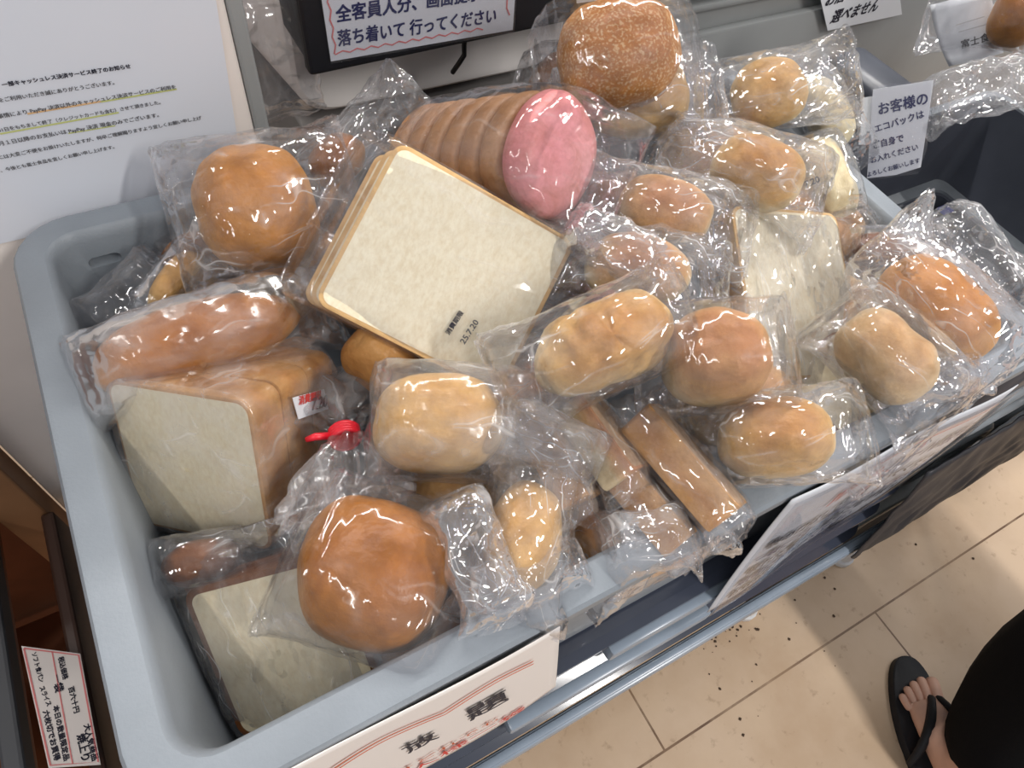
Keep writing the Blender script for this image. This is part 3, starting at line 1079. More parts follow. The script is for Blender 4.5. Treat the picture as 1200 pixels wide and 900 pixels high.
def bun_mesh(L, W, T, e=0.88, flat=0.55, seed=0, amp=0.075, waist=0.0, wrinkle=0.0, nu=56, nv=30, groove=0.0):
    bm = bmesh.new()
    off = Vector((seed * 7.13, seed * 3.7, seed * 1.9))
    rings = []
    for j in range(1, nv):
        ph = -PI / 2 + PI * j / nv
        ring = []
        for i in range(nu):
            th = 2 * PI * i / nu
            cr_ = math.cos(ph) ** 0.82
            x = L * cr_ * sgn(math.cos(th), e)
            y = W * cr_ * sgn(math.sin(th), e)
            z = T * sgn(math.sin(ph), 0.95)
            if z < 0:
                z *= flat
            s = 1.0 - waist * math.exp(-(x / (L * 0.33)) ** 2)
            y *= s
            z *= 1 - waist * 0.8 * math.exp(-(x / (L * 0.33)) ** 2)
            d = Vector((x / L, y / W, z / T))
            nz_ = noise.noise(d * 1.3 + off) * amp + noise.noise(d * 3.4 + off) * amp * 0.35
            if wrinkle:
                wv = 1 - abs(noise.noise(Vector((x * 55, y * 22, z * 40)) + off)) * 2
                nz_ += wrinkle * (wv ** 3 if wv > 0 else 0) * -0.5
            if groove:
                nz_ -= groove * math.exp(-((y / W - 0.12) / 0.12) ** 2) * (1 if z > 0 else 0)
            p = Vector((x, y, z)) * (1 + nz_)
            ring.append(p)
        rings.append(ring)
    vr = loft(bm, rings, False, False)
    for ring, zz_ in ((vr[0], -T * flat), (vr[-1], T)):
        c = bm.verts.new(sum((v.co for v in ring), Vector()) / nu + Vector((0, 0, (-1 if zz_ < 0 else 1) * 0.0006)))
        for i in range(nu):
            bm.faces.new((ring[i], ring[(i + 1) % nu], c))
    return bm


def slice_rings(sx, sy, r, T, inset, seed=0):
    out = []
    off = Vector((seed * 3.1, 5.2, seed))
    for d, z in inset:
        rr = []
        for p in rrect(sx - d, sy - d, max(r - d, 0.003), z * T / 2, 7):
            k = 1 + 0.012 * noise.noise(Vector((p.x * 30, p.y * 30, 0)) + off)
            # sides of a pan loaf bow slightly inwards
            q_ = Vector((p.x * k, p.y * k, p.z))
            q_.x -= math.copysign(0.0025, p.x) * max(0, 1 - (p.y / sy) ** 2) * (abs(p.x) / sx) ** 3
            q_.y -= math.copysign(0.0025, p.y) * max(0, 1 - (p.x / sx) ** 2) * (abs(p.y) / sy) ** 3
            rr.append(q_)
        out.append(rr)
    return out


def slab(root, sx, sy, T, zc, crustm, crumbm, r=0.012, name='slice', bw=0.0022, seed=0, crumb_front=True):
    """one cut piece of a pan loaf: crust ring and the crumb inside; local z = cut face"""
    bm = bmesh.new()
    rg = slice_rings(sx, sy, r, T, ((bw, -1), (bw * .4, -1), (0, -0.96), (-0.0003, 0), (0, 0.96), (bw * .4, 1), (bw, 1)), seed)
    for rr in rg:
        for p in rr:
            p.z += zc
    vr = loft(bm, rg, False, False)
    n = len(vr[0])
    for i in range(n):
        j = (i + 1) % n
        bm.faces.new((vr[-1][i], vr[-1][j], vr[0][j], vr[0][i])) if False else None
    cr_ = obj(name, bm, crustm, root, auto=45)
    bm = bmesh.new()
    e = 0.0002
    rg = slice_rings(sx, sy, r, T, ((bw * 1.6, -1), (bw * .95, -1), (bw * .95, 1), (bw * 1.6, 1.0)), seed)
    for k, rr in enumerate(rg):
        for p in rr:
            p.z += zc + (e if k >= 2 else -e) * (1.4 if k in (0, 3) else 1)
    loft(bm, rg)
    cb = obj('crumb', bm, crumbm, cr_, auto=45)
    return cr_


def lerp_st(st, x):
    if x <= st[0][0]:
        return st[0][1:]
    for a, b_ in zip(st[:-1], st[1:]):
        if x <= b_[0]:
            t = (x - a[0]) / (b_[0] - a[0])
            t = t * t * (3 - 2 * t)
            return tuple(p * (1 - t) + q_ * t for p, q_ in zip(a[1:], b_[1:]))
    return st[-1][1:]


def film_tube(root, name, st, m, seed, nx=72, nt=84, pleat=None, fx=55.0):
    """st: stations (x, half width, half height, exponent, dy, dz, crumple)"""
    bm = bmesh.new()
    x0, x1 = st[0][0], st[-1][0]
    off = Vector((seed * 2.37, seed * 5.11, seed * 0.73))
    rings = []
    for i in range(nx + 1):
        x = x0 + (x1 - x0) * i / nx
        a, b_, ex, dy, dz, am = lerp_st(st, x)
        ring = []
        for k in range(nt):
            th = 2 * PI * k / nt
            cy, cz = math.cos(th), math.sin(th)
            y = a * sgn(cy, 2.0 / ex)
            z = b_ * sgn(cz, 2.0 / ex)
            p = Vector((x, y, z))
            q_ = Vector((x * fx * 0.7, y * fx, z * fx)) + off
            n1 = 1 - 2 * abs(noise.noise(q_))                  # sharp ridges
            n2 = 1 - 2 * abs(noise.noise(q_ * 2.1 + Vector((9, 1, 4))))
            n3 = noise.noise(q_ * 0.45)
            dsp = am * (0.8 * n1 + 0.35 * n2 + 0.9 * n3)
            nrm = Vector((0, sgn(cy, ex / 2) / max(a, 0.006), sgn(cz, ex / 2) / max(b_, 0.006)))
            if nrm.length > 0:
                nrm.normalize()
            d2 = dsp + 0.25 * am
            if b_ < 0.004:                                     # flattened end: both sheets move together
                p.z += (0.8 * n3 + 0.5 * noise.noise(Vector((x * fx, y * fx, 2.2)) + off)) * am * 1.6
                p += nrm * 0.0004
                p.x += 0.6 * am * noise.noise(Vector((y * 60, seed, 1)))
            else:
                p += nrm * d2
            if pleat:
                pl = pleat(x)
                if pl > 0:
                    f = 1 + pl * math.cos(9 * th + seed)
                    p.y *= f
                    p.z *= f
            p.y += dy
            p.z += dz
            ring.append(p)
        rings.append(ring)
    loft(bm, rings, False, False)
    # close the ends
    return obj(name, bm, m, root)


def pillow(root, L, W, T, e0, e1, seed, m=None, flop0=-0.02, flop1=-0.02, amp=0.0016, wide=0.2, zc=0.0, ex=2.4, side0=0.0, side1=0.0, endamp=0.004, sl=1.06, power=0.55):
    """heat-sealed pillow bag about a bread of half sizes L, W, T"""
    x0, x1 = -(L + e0), L + e1
    st = []
    n = 18
    for i in range(n + 1):
        x = x0 + (x1 - x0) * i / n
        ext = (L + (e1 if x > 0 else e0))
        u = abs(x) / ext
        b_ = max(0.0012, (T * sl + 0.001) * max(0.0, 1 - u ** 2.4) ** power)
        a = W * sl + 0.001 + wide * max(0, T - b_) * (0.75 + 0.25 * u)
        o_ = max(0.0, (abs(x) - L * 0.8) / (ext - L * 0.8))
        fl, sd = (flop1, side1) if x > 0 else (flop0, side0)
        am = amp + (endamp - amp) * min(1.0, o_ * 1.3)
        st.append((x, a, b_, ex, sd * o_ ** 1.6, zc * (1 - o_) + fl * o_ ** 1.6, am))
    return film_tube(root, 'plastic_bag', st, m or FILM, seed)


_n = [0]


def bread(name, label, cat, F, T, crustm, part='bread', e0=0.03, e1=0.03, film=None, bag=True, group=None, bagkw=None, **kw):
    M, L, W = F
    _n[0] += 1
    root = thing(name, label, cat, M, group)
    obj(part, bun_mesh(L, W, T, seed=_n[0], **kw), crustm, root)
    fl = kw.get('flat', 0.55)
    if bag:
        pillow(root, L, W, T * (1 + fl) / 2 * 1.03, e0, e1, _n[0], film, zc=T * (1 - fl) / 2, **(bagkw or {}))
    return root


# --- loaf in the middle, cut face up (three slices)
M = axes((-0.0815, 0.0007, 0.0512), (0.678, -0.657, -0.331), None, (0.176, 0.582, -0.794)) @ Matrix.Translation((0, 0, -0.0205))
lf = thing('sliced_loaf', 'square white pan loaf lying cut face up on top of the heap, date stamped', 'bread', M)
for k, (zc, T) in enumerate(((0.0115, 0.0165), (-0.006, 0.0165), (-0.0235, 0.0165))):
    o = slab(lf, 0.060, 0.0525, T, zc, C_LOAFL, K_WHITE, seed=k + 1, r=0.010, bw=0.0028)
    if k:
        o.location = (-0.0055 * k, -0.0005 * k, 0)
ft = M @ Vector((0, 0, 0.0215))
nf = M.to_3x3() @ Vector((0, 0, 1))
st = [(-0.088, .053, .0005, 5, 0, -.022, .0006), (-0.0755, .0548, .018, 8, 0, -.012, .0006), (-0.064, .0548, .0255, 8, 0, -.0055, .0006), (0.0, .0545, .0270, 9, 0, -.0055, .0003), (0.0615, .0548, .0270, 8, 0, -.0055, .0006), (0.069, .055, .014, 5, 0, -.003, .002), (0.085, .056, .0014, 4, 0, -.012, .004)]
bg = film_tube(lf, 'plastic_bag', st, FILM_S, 3)


def stamp(parent, a, c, body, p, n, m, bold=0.05, lift=0.0008, hs=1.0):
    write(parent, 'date_stamp', body, on_plane(*a, p, n), on_plane(*c, p, n), n, m, bold=bold, lift=lift, hscale=hs)


stamp(lf, (526, 393), (543, 367), '消費期限', ft, nf, M_INK, hs=0.9)
stamp(lf, (544, 404), (561, 378), '25.7.20', ft, nf, M_INKG, bold=0.03, hs=0.9)

# --- big loaf at the left front
M = axes((-0.251 + .0275, -0.018 + .0211, -0.021 - .0190), (0.694, -0.671, 0.260), None, (0.696, 0.535, -0.479)) @ Matrix.Translation((0, 0, 0.0))
bl = thing('white_loaf', 'big white pan loaf on its side in a soft bag tied with a red tie', 'bread', M)
for k in range(3):
    slab(bl, 0.0485, 0.0485, 0.026, 0.0265 - 0.0265 * k, C_LOAF, K_WARM, seed=k + 4, r=0.011)
Mx = Matrix.Rotation(math.radians(90), 4, 'Y')           # tube axis = local -z of the loaf
_w = M.to_3x3() @ Vector((0, 0, -1))
_c = M.translation


def tail(px, py, d):
    q_ = (M @ Mx).inverted() @ on_plane(px, py, _c + _w * d, _w)
    return q_.x, q_.y, q_.z


st = [(-0.0425, .001, .001, 4, 0, 0, 0), (-0.042, .046, .046, 6, 0, 0, .0003), (-0.040, .0505, .0505, 7, 0, 0, .0006), (0.0, .0505, .0505, 7, 0, 0, .001), (0.037, .052, .052, 6, 0, 0, .0015), (0.046, .045, .045, 4, 0, 0, .003), (0.050, .001, .001, 2, 0, 0, .001)]
BT = film_tube(bl, 'plastic_bag', st, FILM_H, 11, nx=90)
BT.matrix_basis = Mx
pA, pT, pE = PZ(372, 455, -0.02), PZ(404, 510, -0.006), PZ(400, 600, 0.0)
nX = (pE - pA).normalized()
nZ = (Vector((0, 0, 1)) - nX * nX.z).normalized()
nY = nZ.cross(nX)
NM = Matrix(((nX.x, nY.x, nZ.x, pA.x), (nX.y, nY.y, nZ.y, pA.y), (nX.z, nY.z, nZ.z, pA.z), (0, 0, 0, 1)))
lt = NM.inverted() @ pT
le = (pE - pA).length
tx, ty, tz = lt
st = [(-0.012, .046, .022, 2.4, -.012, -.016, .002), (tx * .35, .034, .020, 2.2, ty * .3, tz * .2 - .008, .002), (tx - .006, .011, .010, 2, ty * .95, tz, .001), (tx - .0015, .0062, .0058, 2, ty, tz, .0003), (tx + .0025, .0062, .0058, 2, ty, tz, .0003),
      (tx + .008, .012, .010, 2, ty * .95, tz, .0015), (le * .8, .024, .010, 2, ty * .3, 0, .004), (le, .030, .006, 2, 0, 0, .005)]
nk_ = film_tube(bl, 'bag_neck', st, FILM_H, 12, nx=110, pleat=lambda x: 0.14)
nk_.matrix_basis = M.inverted() @ NM
bm = bmesh.new()
for k in range(4):
    tube(bm, [Vector((tx - 0.0025 + 0.002 * k, ty + .0078 * math.cos(t * PI / 8), tz + .0076 * math.sin(t * PI / 8))) for t in range(17)], 0.0018, 6)
tube(bm, [Vector((tx - .0045, ty, tz)), Vector((tx - .004, ty, tz)), Vector((tx + .0045, ty, tz)), Vector((tx + .005, ty, tz))], [.005, .0086, .0086, .005], 18)
tube(bm, [Vector((tx, ty - .008, tz + .002)), Vector((tx + .002, ty - .016, tz + .006)), Vector((tx + .001, ty - .021, tz + .004))], [.0022, .0022, .0016], 8)
o = obj('red_tie', bm, M_TIE, nk_)
# price sticker on the bag
side_n = M.to_3x3() @ Vector((1, 0, 0))
sp = M @ Vector((0.0535, 0, 0))
stk = plate(bl, 'date_sticker', [on_plane(*q_, sp, side_n) for q_ in ((343, 466), (380, 456), (385, 479), (350, 491))], side_n, M_PAPER, 0.0004)
stk.matrix_basis = M.inverted()
for body, a, c, m_ in (('消費期限', (349, 474), (375, 466), M_RED), ('7.20', (364, 481), (382, 476), M_INKG)):
    o = write(bl, 'sticker_writing', body, on_plane(*a, sp, side_n), on_plane(*c, sp, side_n), side_n, m_, bold=0.05, lift=0.0006)
    o.parent = stk
    o.matrix_basis = Matrix.Identity(4)

# --- toast loaf at the front left corner
M = axes((-0.243 + .011, -0.125 + .011, -0.056 - .015), (0.852, -0.324, 0.411), None, (0.524, 0.521, -0.674))
tl = thing('white_loaf', 'white pan loaf with dark brown crust wedged in the front left corner of the bin', 'bread', M)
for k in range(2):
    o = slab(tl, 0.0475, 0.0475, 0.021, 0.012 - 0.0225 * k, C_DARK, K_WARM, seed=k + 8, r=0.012, bw=0.0042)
    o.location = (0.007 - 0.015 * k, -0.003 * k, 0)
pillow(tl, 0.0475, 0.0475, 0.0235, 0.022, 0.02, 21, FILM_C, flop0=-0.01, flop1=0.004, amp=0.0012, ex=6, wide=0.1, power=0.25, sl=1.02).rotation_euler = (0, 0, PI / 2)
# dark crust heel behind it
bread('bread_heel', 'dark brown crust heel between the big loaf and the front left loaf', 'bread', frame(238, 660, -0.045, 46, -8, 26, 0.45), 0.02, C_DARK, part='crust', e0=.012, e1=.01)

# --- brown loaf with a pink end
M, L, W = frame(572, 186, 0.052, 75, 36, 60, 0.4, pitch=math.radians(-40))
L, W = 0.062, 0.041
pk = thing('sliced_loaf', 'round brown sliced loaf with a pink end piece beside the white cut loaf', 'bread', M)
ns = 7
for k in range(ns):
    bm = bmesh.new()
    x = -L + 2 * L * (k + 0.5) / ns
    hw = L / ns * 0.97
    rg = []
    lastk = k == ns - 1
    for d, f in (((-1, .90), (-.85, .965), (-.4, 1.0), (.4, 1.0), (.85, .965), (1, .90)) if not lastk else ((-1, .86), (-.7, .96), (0, 1.0), (.8, .97), (1.2, .90), (1.45, .72), (1.6, .4), (1.65, .08))):
        rr = []
        for i in range(40):
            th = 2 * PI * i / 40
            kx = 1 + 0.025 * noise.noise(Vector((math.cos(th) * 2, math.sin(th) * 2, k * 3.0)))
            rr.append(Vector((x + d * hw, W * 0.94 * f * kx * sgn(math.cos(th), .85), W * 0.84 * f * kx * sgn(math.sin(th), .85))))
        rg.append(rr)
    loft(bm, rg)
    obj('slice' if not lastk else 'pink_end_slice', bm, C_RAISIN if not lastk else C_PINK, pk, auto=50)
pillow(pk, L * 1.06, W * 0.96, W * 0.86, 0.02, 0.028, 33, FILM_S, flop0=-.01, flop1=-.03, amp=0.0014, power=0.35, endamp=.003)

# --- slices of white bread at the right of the heap
M = axes((0.093, -0.091, 0.040), (0.921, -0.097, -0.378), None, (-0.259, 0.575, -0.776))
M = axes((0.1502, -0.0693 + .006, -0.0043 - .012), (0.954, -0.179, -0.241), None, (-0.12, 0.506, -0.854)) @ Matrix.Translation((-0.006, 0, 0.012))
wl = thing('sliced_loaf', 'pale white pan loaf in a very crinkled bag, with thin crust at its right edge', 'bread', M)
for k in range(2):
    slab(wl, 0.0525, 0.0605, 0.019, 0.010 - 0.0205 * k, C_LOAFL, K_WHITE, seed=k + 14, r=0.011)
pillow(wl, 0.063, 0.053, 0.022, 0.035, 0.012, 41, FILM_C, flop0=0.004, flop1=-0.012, amp=0.0016, ex=5, wide=0.15, power=0.3, sl=1.03).rotation_euler = (0, 0, PI / 2)

# --- round and oval buns
bread('round_bun', 'round glossy orange-brown bun in clear bag at the back left of the heap', 'bread', frame(302, 247, 0.022, 68, -12, 70, 0.55), 0.042, C_ORANGE, flat=0.75, e0=.018, e1=.028, film=FILM, bagkw=dict(flop0=-.005, flop1=.012, amp=.0018))
bread('round_bun', 'large deep brown bun in front of the red-tied loaf', 'bread', frame(440, 672, -0.012, 84, 30, 86, 0.6), 0.042, C_BROWN, flat=0.7, e0=.012, e1=.02, film=FILM_S, bagkw=dict(flop0=-.02, flop1=-.022, amp=.002, wide=.08))
bread('sugared_bun', 'dark golden bun crusted with sugar at the top of the heap, below the black box', 'bread', frame(722, 68, 0.085, 72, -6, 60, 0.5), 0.034, C_SUGAR, flat=0.8, e0=.016, e1=.022, film=FILM_S, bagkw=dict(flop1=-.02, wide=.05, side0=-.01, side1=-.012))
bread('soft_bun', 'pale golden bun directly under the sugared bun in one crinkled heap', 'bread', frame(745, 118, 0.055, 62, -8, 40, 0.4), 0.028, C_YELLOW, e0=.02, e1=.03, film=FILM_C, bagkw=dict(flop0=-.01, flop1=-.01, endamp=.006))
bread('soft_bun', 'light golden bun in crinkled bag at the back right under the grey cabinet', 'bread', frame(900, 112, 0.045, 44, -8, 36, 0.5), 0.028, C_YELLOW, e0=.03, e1=.035, film=FILM_C, bagkw=dict(flop0=-.004, flop1=.014, endamp=.006))
bread('cream_bun', 'pale cream bread at the back right corner of the bin', 'bread', frame(966, 132, 0.02, 24, 38, 26, 0.5), 0.022, C_CREAM, e0=.02, e1=.02, film=FILM)
wb = bread('cream_loaf', 'pale cream bread block in a date-stamped bag beside the right rim', 'bread', frame(966, 214, 0.012, 18, 46, 26, 0.5), 0.028, C_CREAM, e=0.5, e0=.012, e1=.012, film=FILM_S)
pz = PZ(950, 216, 0.048)
stamp(wb, (944, 220), (961, 213), '7.20', pz, (CAM - pz).normalized(), M_INKG, bold=0.05)
bread('small_roll', 'small orange roll with pale base, left of the date-stamped cream bread', 'bread', frame(886, 205, 0.058, 52, 16, 38, 0.5), 0.028, C_ROLL, flat=0.8, e0=.04, e1=.022, film=FILM_C, bagkw=dict(endamp=.006, flop0=-.01))
bread('flat_bun', 'flat rosy brown bun in crinkled bag above the pale white loaf', 'bread', frame(780, 248, 0.055, 56, 12, 34, 0.5), 0.022, C_PINKB, e0=.03, e1=.03, film=FILM_C, bagkw=dict(endamp=.006, flop0=-.006))
bread('flat_bun', 'rosy bun hidden in the most crinkled bag, right of the white cut loaf', 'bread', frame(745, 318, 0.045, 62, 8, 38, 0.5), 0.024, C_PINKB, e0=.03, e1=.03, film=FILM_C, bagkw=dict(endamp=.006, amp=.003, flop0=-.01))
bread('small_roll', 'small dark brown roll end beside the pink end slice', 'bread', frame(712, 236, 0.04, 26, 5, 18, 0.4), 0.018, C_BROWN, e0=.03, e1=.01)
bread('split_roll', 'wrinkled golden roll right of the white cut loaf corner', 'bread', frame(706, 404, 0.058, 80, -38, 50, 0.55, roll=0.15), 0.034, C_ROLL, flat=0.8, wrinkle=0.25, e0=.02, e1=.016, film=FILM, bagkw=dict(flop0=-.01, flop1=-.012))
bread('oval_roll', 'oval roll with a rosy brown band and pale sides in the heap middle right', 'bread', frame(838, 421, 0.052, 64, -4, 54, 0.6), 0.036, C_PINKB, flat=0.8, groove=0.03, e0=.016, e1=.016, film=FILM_S, bagkw=dict(flop0=-.012, flop1=-.012))
bread('oval_roll', 'oval golden roll against the front rim above the right sign', 'bread', frame(906, 515, 0.03, 68, -6, 44, 0.55), 0.032, C_ROLL, flat=0.8, e0=.016, e1=.022, film=FILM, bagkw=dict(flop0=-.012, flop1=-.006))
bread('twin_roll', 'pale roll with two lobes near the front right corner', 'bread', frame(1036, 418, 0.03, 46, 44, 44, 0.55), 0.032, C_PALE, flat=0.8, waist=0.14, e0=.016, e1=.02, film=FILM, bagkw=dict(flop0=-.012, flop1=-.008))
bread('oval_bun', 'large oval orange bun at the right end of the heap', 'bread', frame(1094, 362, 0.032, 60, 50, 46, 0.55), 0.034, C_ORANGE, flat=0.7, e0=.02, e1=.02, film=FILM_C, bagkw=dict(flop0=.01, flop1=-.006, side0=.02, endamp=.006))
bread('brown_slice', 'dark-edged brown bread slice behind the large oval orange bun', 'bread', frame(1038, 291, 0.004, 42, 3, 15, 0.3), 0.012, C_DARK, part='crust', e0=.01, e1=.02)
bread('soft_bun', 'plump yellow bun in a hazy bag right of the red tie', 'bread', frame(514, 497, 0.018, 76, 4, 56, 0.55), 0.036, C_YELLOW, flat=0.8, e0=.004, e1=.03, film=FILM_H, bagkw=dict(flop0=-.012, flop1=-.006, wide=.1))
bread('soft_bun', 'yellow bun under thick crinkled film at the front rim beside the deep brown bun', 'bread', frame(612, 632, -0.005, 14, -66, 44, 0.55), 0.034, C_YELLOW, flat=0.8, e0=.016, e1=.02, film=FILM_C, bagkw=dict(flop0=-.004, flop1=-.01, endamp=.006, amp=.0025))
bread('long_roll', 'long brown roll in crumpled bag lying behind the big red-tied loaf', 'bread', frame(232, 400, 0.0, 112, -36, 40, 0.5), 0.028, C_BROWN, e=0.8, flat=0.8, e0=.012, e1=.03, film=FILM_H, bagkw=dict(flop0=-.01, amp=.0025))
bread('long_roll', 'slim light brown roll standing by the left rim below the orange bun', 'bread', frame(208, 332, -0.02, 26, -34, 20, 0.5), 0.020, C_YELLOW, e0=.03, e1=.01, film=FILM_S, bagkw=dict(side0=-.01, amp=.002))
bread('small_roll', 'light brown roll tucked just below the round orange bun', 'bread', frame(330, 322, -0.02, 40, -12, 24, 0.4), 0.024, C_YELLOW, e0=.012, e1=.02)
bread('small_roll', 'small dark roll in the gap left of the white cut loaf', 'bread', frame(395, 190, 0.02, 26, -20, 24, 0.4), 0.022, C_BROWN, e0=.012, e1=.05, film=FILM_C, bagkw=dict(flop1=.03, endamp=.006))
bread('brown_loaf', 'brown loaf end showing between red tie and white cut loaf', 'bread', frame(448, 425, -0.012, 34, 26, 34, 0.4), 0.034, C_LOAF, e=0.6, bag=False)


def finger(label, cx, cy, z, ax, ay, w_, T, k, roll, m=C_LOAF, e0=.012, e1=.012, film=FILM):
    M, L, W = frame(cx, cy, z, ax, ay, w_, k, roll=roll)
    _n[0] += 1
    root = thing('sandwich_bread', label, 'bread', M, 'thin flat breads standing at the front rim')
    slab(root, L, W, T, 0, m, K_RAISIN, r=min(W, L) * 0.45, seed=_n[0], bw=0.0018)
    pillow(root, L, W, T / 2 * 1.06, e0, e1, _n[0], film, ex=4, amp=.0013, power=0.3, flop0=-.004, flop1=-.006)


finger('flat orange-crusted bread leaning on the front rim, longest of the standing flat breads', 800, 545, 0.018, 56, 64, 27, 0.022, 0.4, -1.0)
finger('flat bread second from the right among the standing flat breads at the front rim', 758, 588, 0.0, 44, 52, 26, 0.020, 0.4, -1.05)
finger('flat orange bread standing third from the right, beside the yellow bun at the rim', 655, 540, 0.005, 26, 52, 26, 0.02, 0.4, -1.0, film=FILM_C)
finger('rosy flat bread behind the standing flat breads, below the wrinkled golden roll', 705, 515, 0.012, 34, 48, 30, 0.022, 0.4, -0.9, m=C_PINKB)
finger('flat dark bread leaning low at the rim behind the crinkled bag corner', 708, 628, -0.02, 26, 40, 30, 0.02, 0.4, -0.8, m=C_BROWN, film=FILM_C)

# half sandwich loaf, front right
M = frame(988, 470, -0.028, 44, 42, 30, 0.4)[0]
hl_ = thing('sandwich_loaf', 'piece of white sandwich loaf with brown crust below the two-lobed roll', 'bread', M)
slab(hl_, 0.040, 0.028, 0.034, 0, C_DARK, K_WARM, seed=31, r=0.008)
pillow(hl_, 0.04, 0.028, 0.0175, 0.014, 0.016, 61, FILM, ex=5, power=0.3, amp=.0014)
o = hl_

# bread lower in the heap, seen through the gaps
low = [('dark roll low in the heap behind the round orange bun', 235, 300, -0.05, 44, -12, 34, C_BROWN), ('brown roll low in the gap under the white cut loaf', 400, 330, -0.04, 50, 40, 40, C_LOAF),
       ('brown roll low between wrinkled roll and yellow bun', 610, 470, -0.02, 60, -30, 44, C_BROWN), ('roll low under the oval roll and front rim roll', 860, 475, -0.02, 60, -20, 40, C_ROLL),
       ('brown roll low beside the front rim under the deep brown bun', 520, 740, -0.065, 70, -38, 32, C_BROWN), ('brown roll low under the pale white loaf', 985, 380, -0.03, 40, 50, 40, C_ROLL),
       ('golden roll low under the crinkled bags behind the wrinkled roll', 690, 300, 0.0, 60, 10, 44, C_BROWN), ('brown roll low behind the small orange roll', 835, 200, 0.01, 60, 14, 44, C_ROLL),
       ('brown roll low below the large oval orange bun', 1075, 395, -0.035, 50, 20, 30, C_BROWN), ('golden roll low under the sugared bun', 660, 115, 0.01, 44, 10, 40, C_BROWN),
       ('dark roll low at the rim beneath the standing flat breads', 770, 640, -0.05, 60, -30, 30, C_BROWN), ('brown roll low under the date-stamped cream bread', 950, 270, -0.02, 50, 30, 36, C_ROLL),
       ('pale roll low between the yellow bun and deep brown bun', 530, 590, -0.04, 50, 20, 44, C_YELLOW)]
for lb, cx, cy, z, ax, ay, w_, m_ in low:
    bread('bread_roll', lb, 'bread', frame(cx, cy, z, ax, ay, w_, 0.2), 0.03, m_, flat=0.8, e0=.016, e1=.016, film=FILM)


# empty bags
def loose_bag(label, F, T, m, seed, endamp=.007, **kw):
    M, L, W = F
    root = thing('empty_bag', label, 'bag', M)
    pillow(root, L, W, T, 0.012, 0.012, seed, m, endamp=endamp, amp=.004, **kw)
    return root


loose_bag('empty clear bag against the left rim beside the slim roll', frame(150, 345, -0.02, 36, -34, 26, 0.5), 0.010, FILM_S, 71)
loose_bag('crumpled clear bag lying beyond the open dark crate at the right edge', frame(1150, 104, 0.05, 50, -14, 22, 0.5), 0.012, FILM_C, 72)
loose_bag('flat clear bag hanging in the gap between the notice panel and black box', (Matrix.Translation(PY(322, 75, 0.26)) @ Matrix.Rotation(math.radians(90), 4, 'Y') @ Matrix.Rotation(math.radians(90), 4, 'X'), 0.045, 0.03), 0.006, FILM_S, 73)
loose_bag('crinkled clear bag corner over the front rim between the two signs', frame(762, 632, 0.012, 34, -6, 26, 0.5), 0.008, FILM_C, 74)
loose_bag('crumpled clear bag bunched at the front rim beside the left sign', frame(618, 680, 0.006, 50, -20, 20, 0.5), 0.010, FILM_C, 75)
loose_bag('crinkled clear bag end standing between the yellow bun and the deep brown bun', frame(556, 648, 0.024, 24, 58, 24, 0.5), 0.008, FILM_C, 78)
loose_bag('crinkled clear bag heaped below the corner of the white cut loaf', frame(640, 515, 0.035, 46, 22, 22, 0.5), 0.009, FILM_C, 79)
loose_bag('crinkled clear bag folded over between the rosy buns and the white cut loaf', frame(722, 292, 0.062, 44, 22, 22, 0.5), 0.009, FILM_C, 80)
loose_bag('crumpled clear bag spread along the rim at the front right', frame(1092, 448, 0.012, 50, -20, 20, 0.5), 0.008, FILM_C, 76)
loose_bag('crinkled clear bag beyond the large oval orange bun, over the right rim', frame(1140, 300, 0.02, 40, 46, 30, 0.5), 0.012, FILM_C, 77)

# labelled bag of bread on the crates at the top right
nb = Vector((-0.62, -0.62, 0.48)).normalized()
pb = on_plane(1135, 40, (0.50, 0, 0), (1, 0, 0))


def PB(x, y):
    return on_plane(x, y, pb, nb)


sb = bread('bagged_bread', 'brown bread in a bag with a curved white paper label, top right corner', 'bread', frame(1192, 22, 0.07, 34, 4, 30, 0.5), 0.035, C_BROWN, e0=.05, e1=.02, film=FILM_S, bagkw=dict(amp=.002))
bm = bmesh.new()
Gd = []
for j in range(9):
    v = j / 8
    g = []
    for i in range(13):
        u = i / 12
        l0, r0 = (1090 + 8 * v + 14 * v * v, 6 + 72 * v), (1160 + 16 * v, -12 + 74 * v)
        p = PB(l0[0] * (1 - u) + r0[0] * u, l0[1] * (1 - u) + r0[1] * u) + nb * (0.006 * math.sin(PI * u))
        g.append(bm.verts.new(p))
    Gd.append(g)
for j in range(8):
    for i in range(12):
        bm.faces.new((Gd[j][i], Gd[j + 1][i], Gd[j + 1][i + 1], Gd[j][i + 1]))
o = obj('paper_label', bm, M_PAPER, sb, world=True)
o.modifiers.new('thick', 'SOLIDIFY').thickness = 0.0004
write(sb, 'label_writing', '富士食品', PB(1123, 57), PB(1166, 44), nb, M_INKG, bold=0.03, lift=0.0075)
for a, c in (((1117, 30), (1150, 20)), ((1120, 38), (1160, 27))):
    write(sb, 'label_writing', '北九州市小倉区', PB(*a), PB(*c), nb, M_INKG, lift=0.0075, hscale=0.7) if False else ribbon(sb, 'label_line', [PB(*a), PB(*c)], nb, 0.0007, mat('faint_print', (0.5, 0.5, 0.52)), 0.007)

# dark tray end behind the cream bread
bm = bmesh.new()
box(bm, PX(1008, 92, 0.40) + Vector((0.02, 0, -.02)), (0.05, 0.09, 0.05), bev=0.012, seg=4)
tag(obj('plastic_tray', bm, M_DARKP), 'small dark grey plastic tray end behind the cream bread', 'tray')


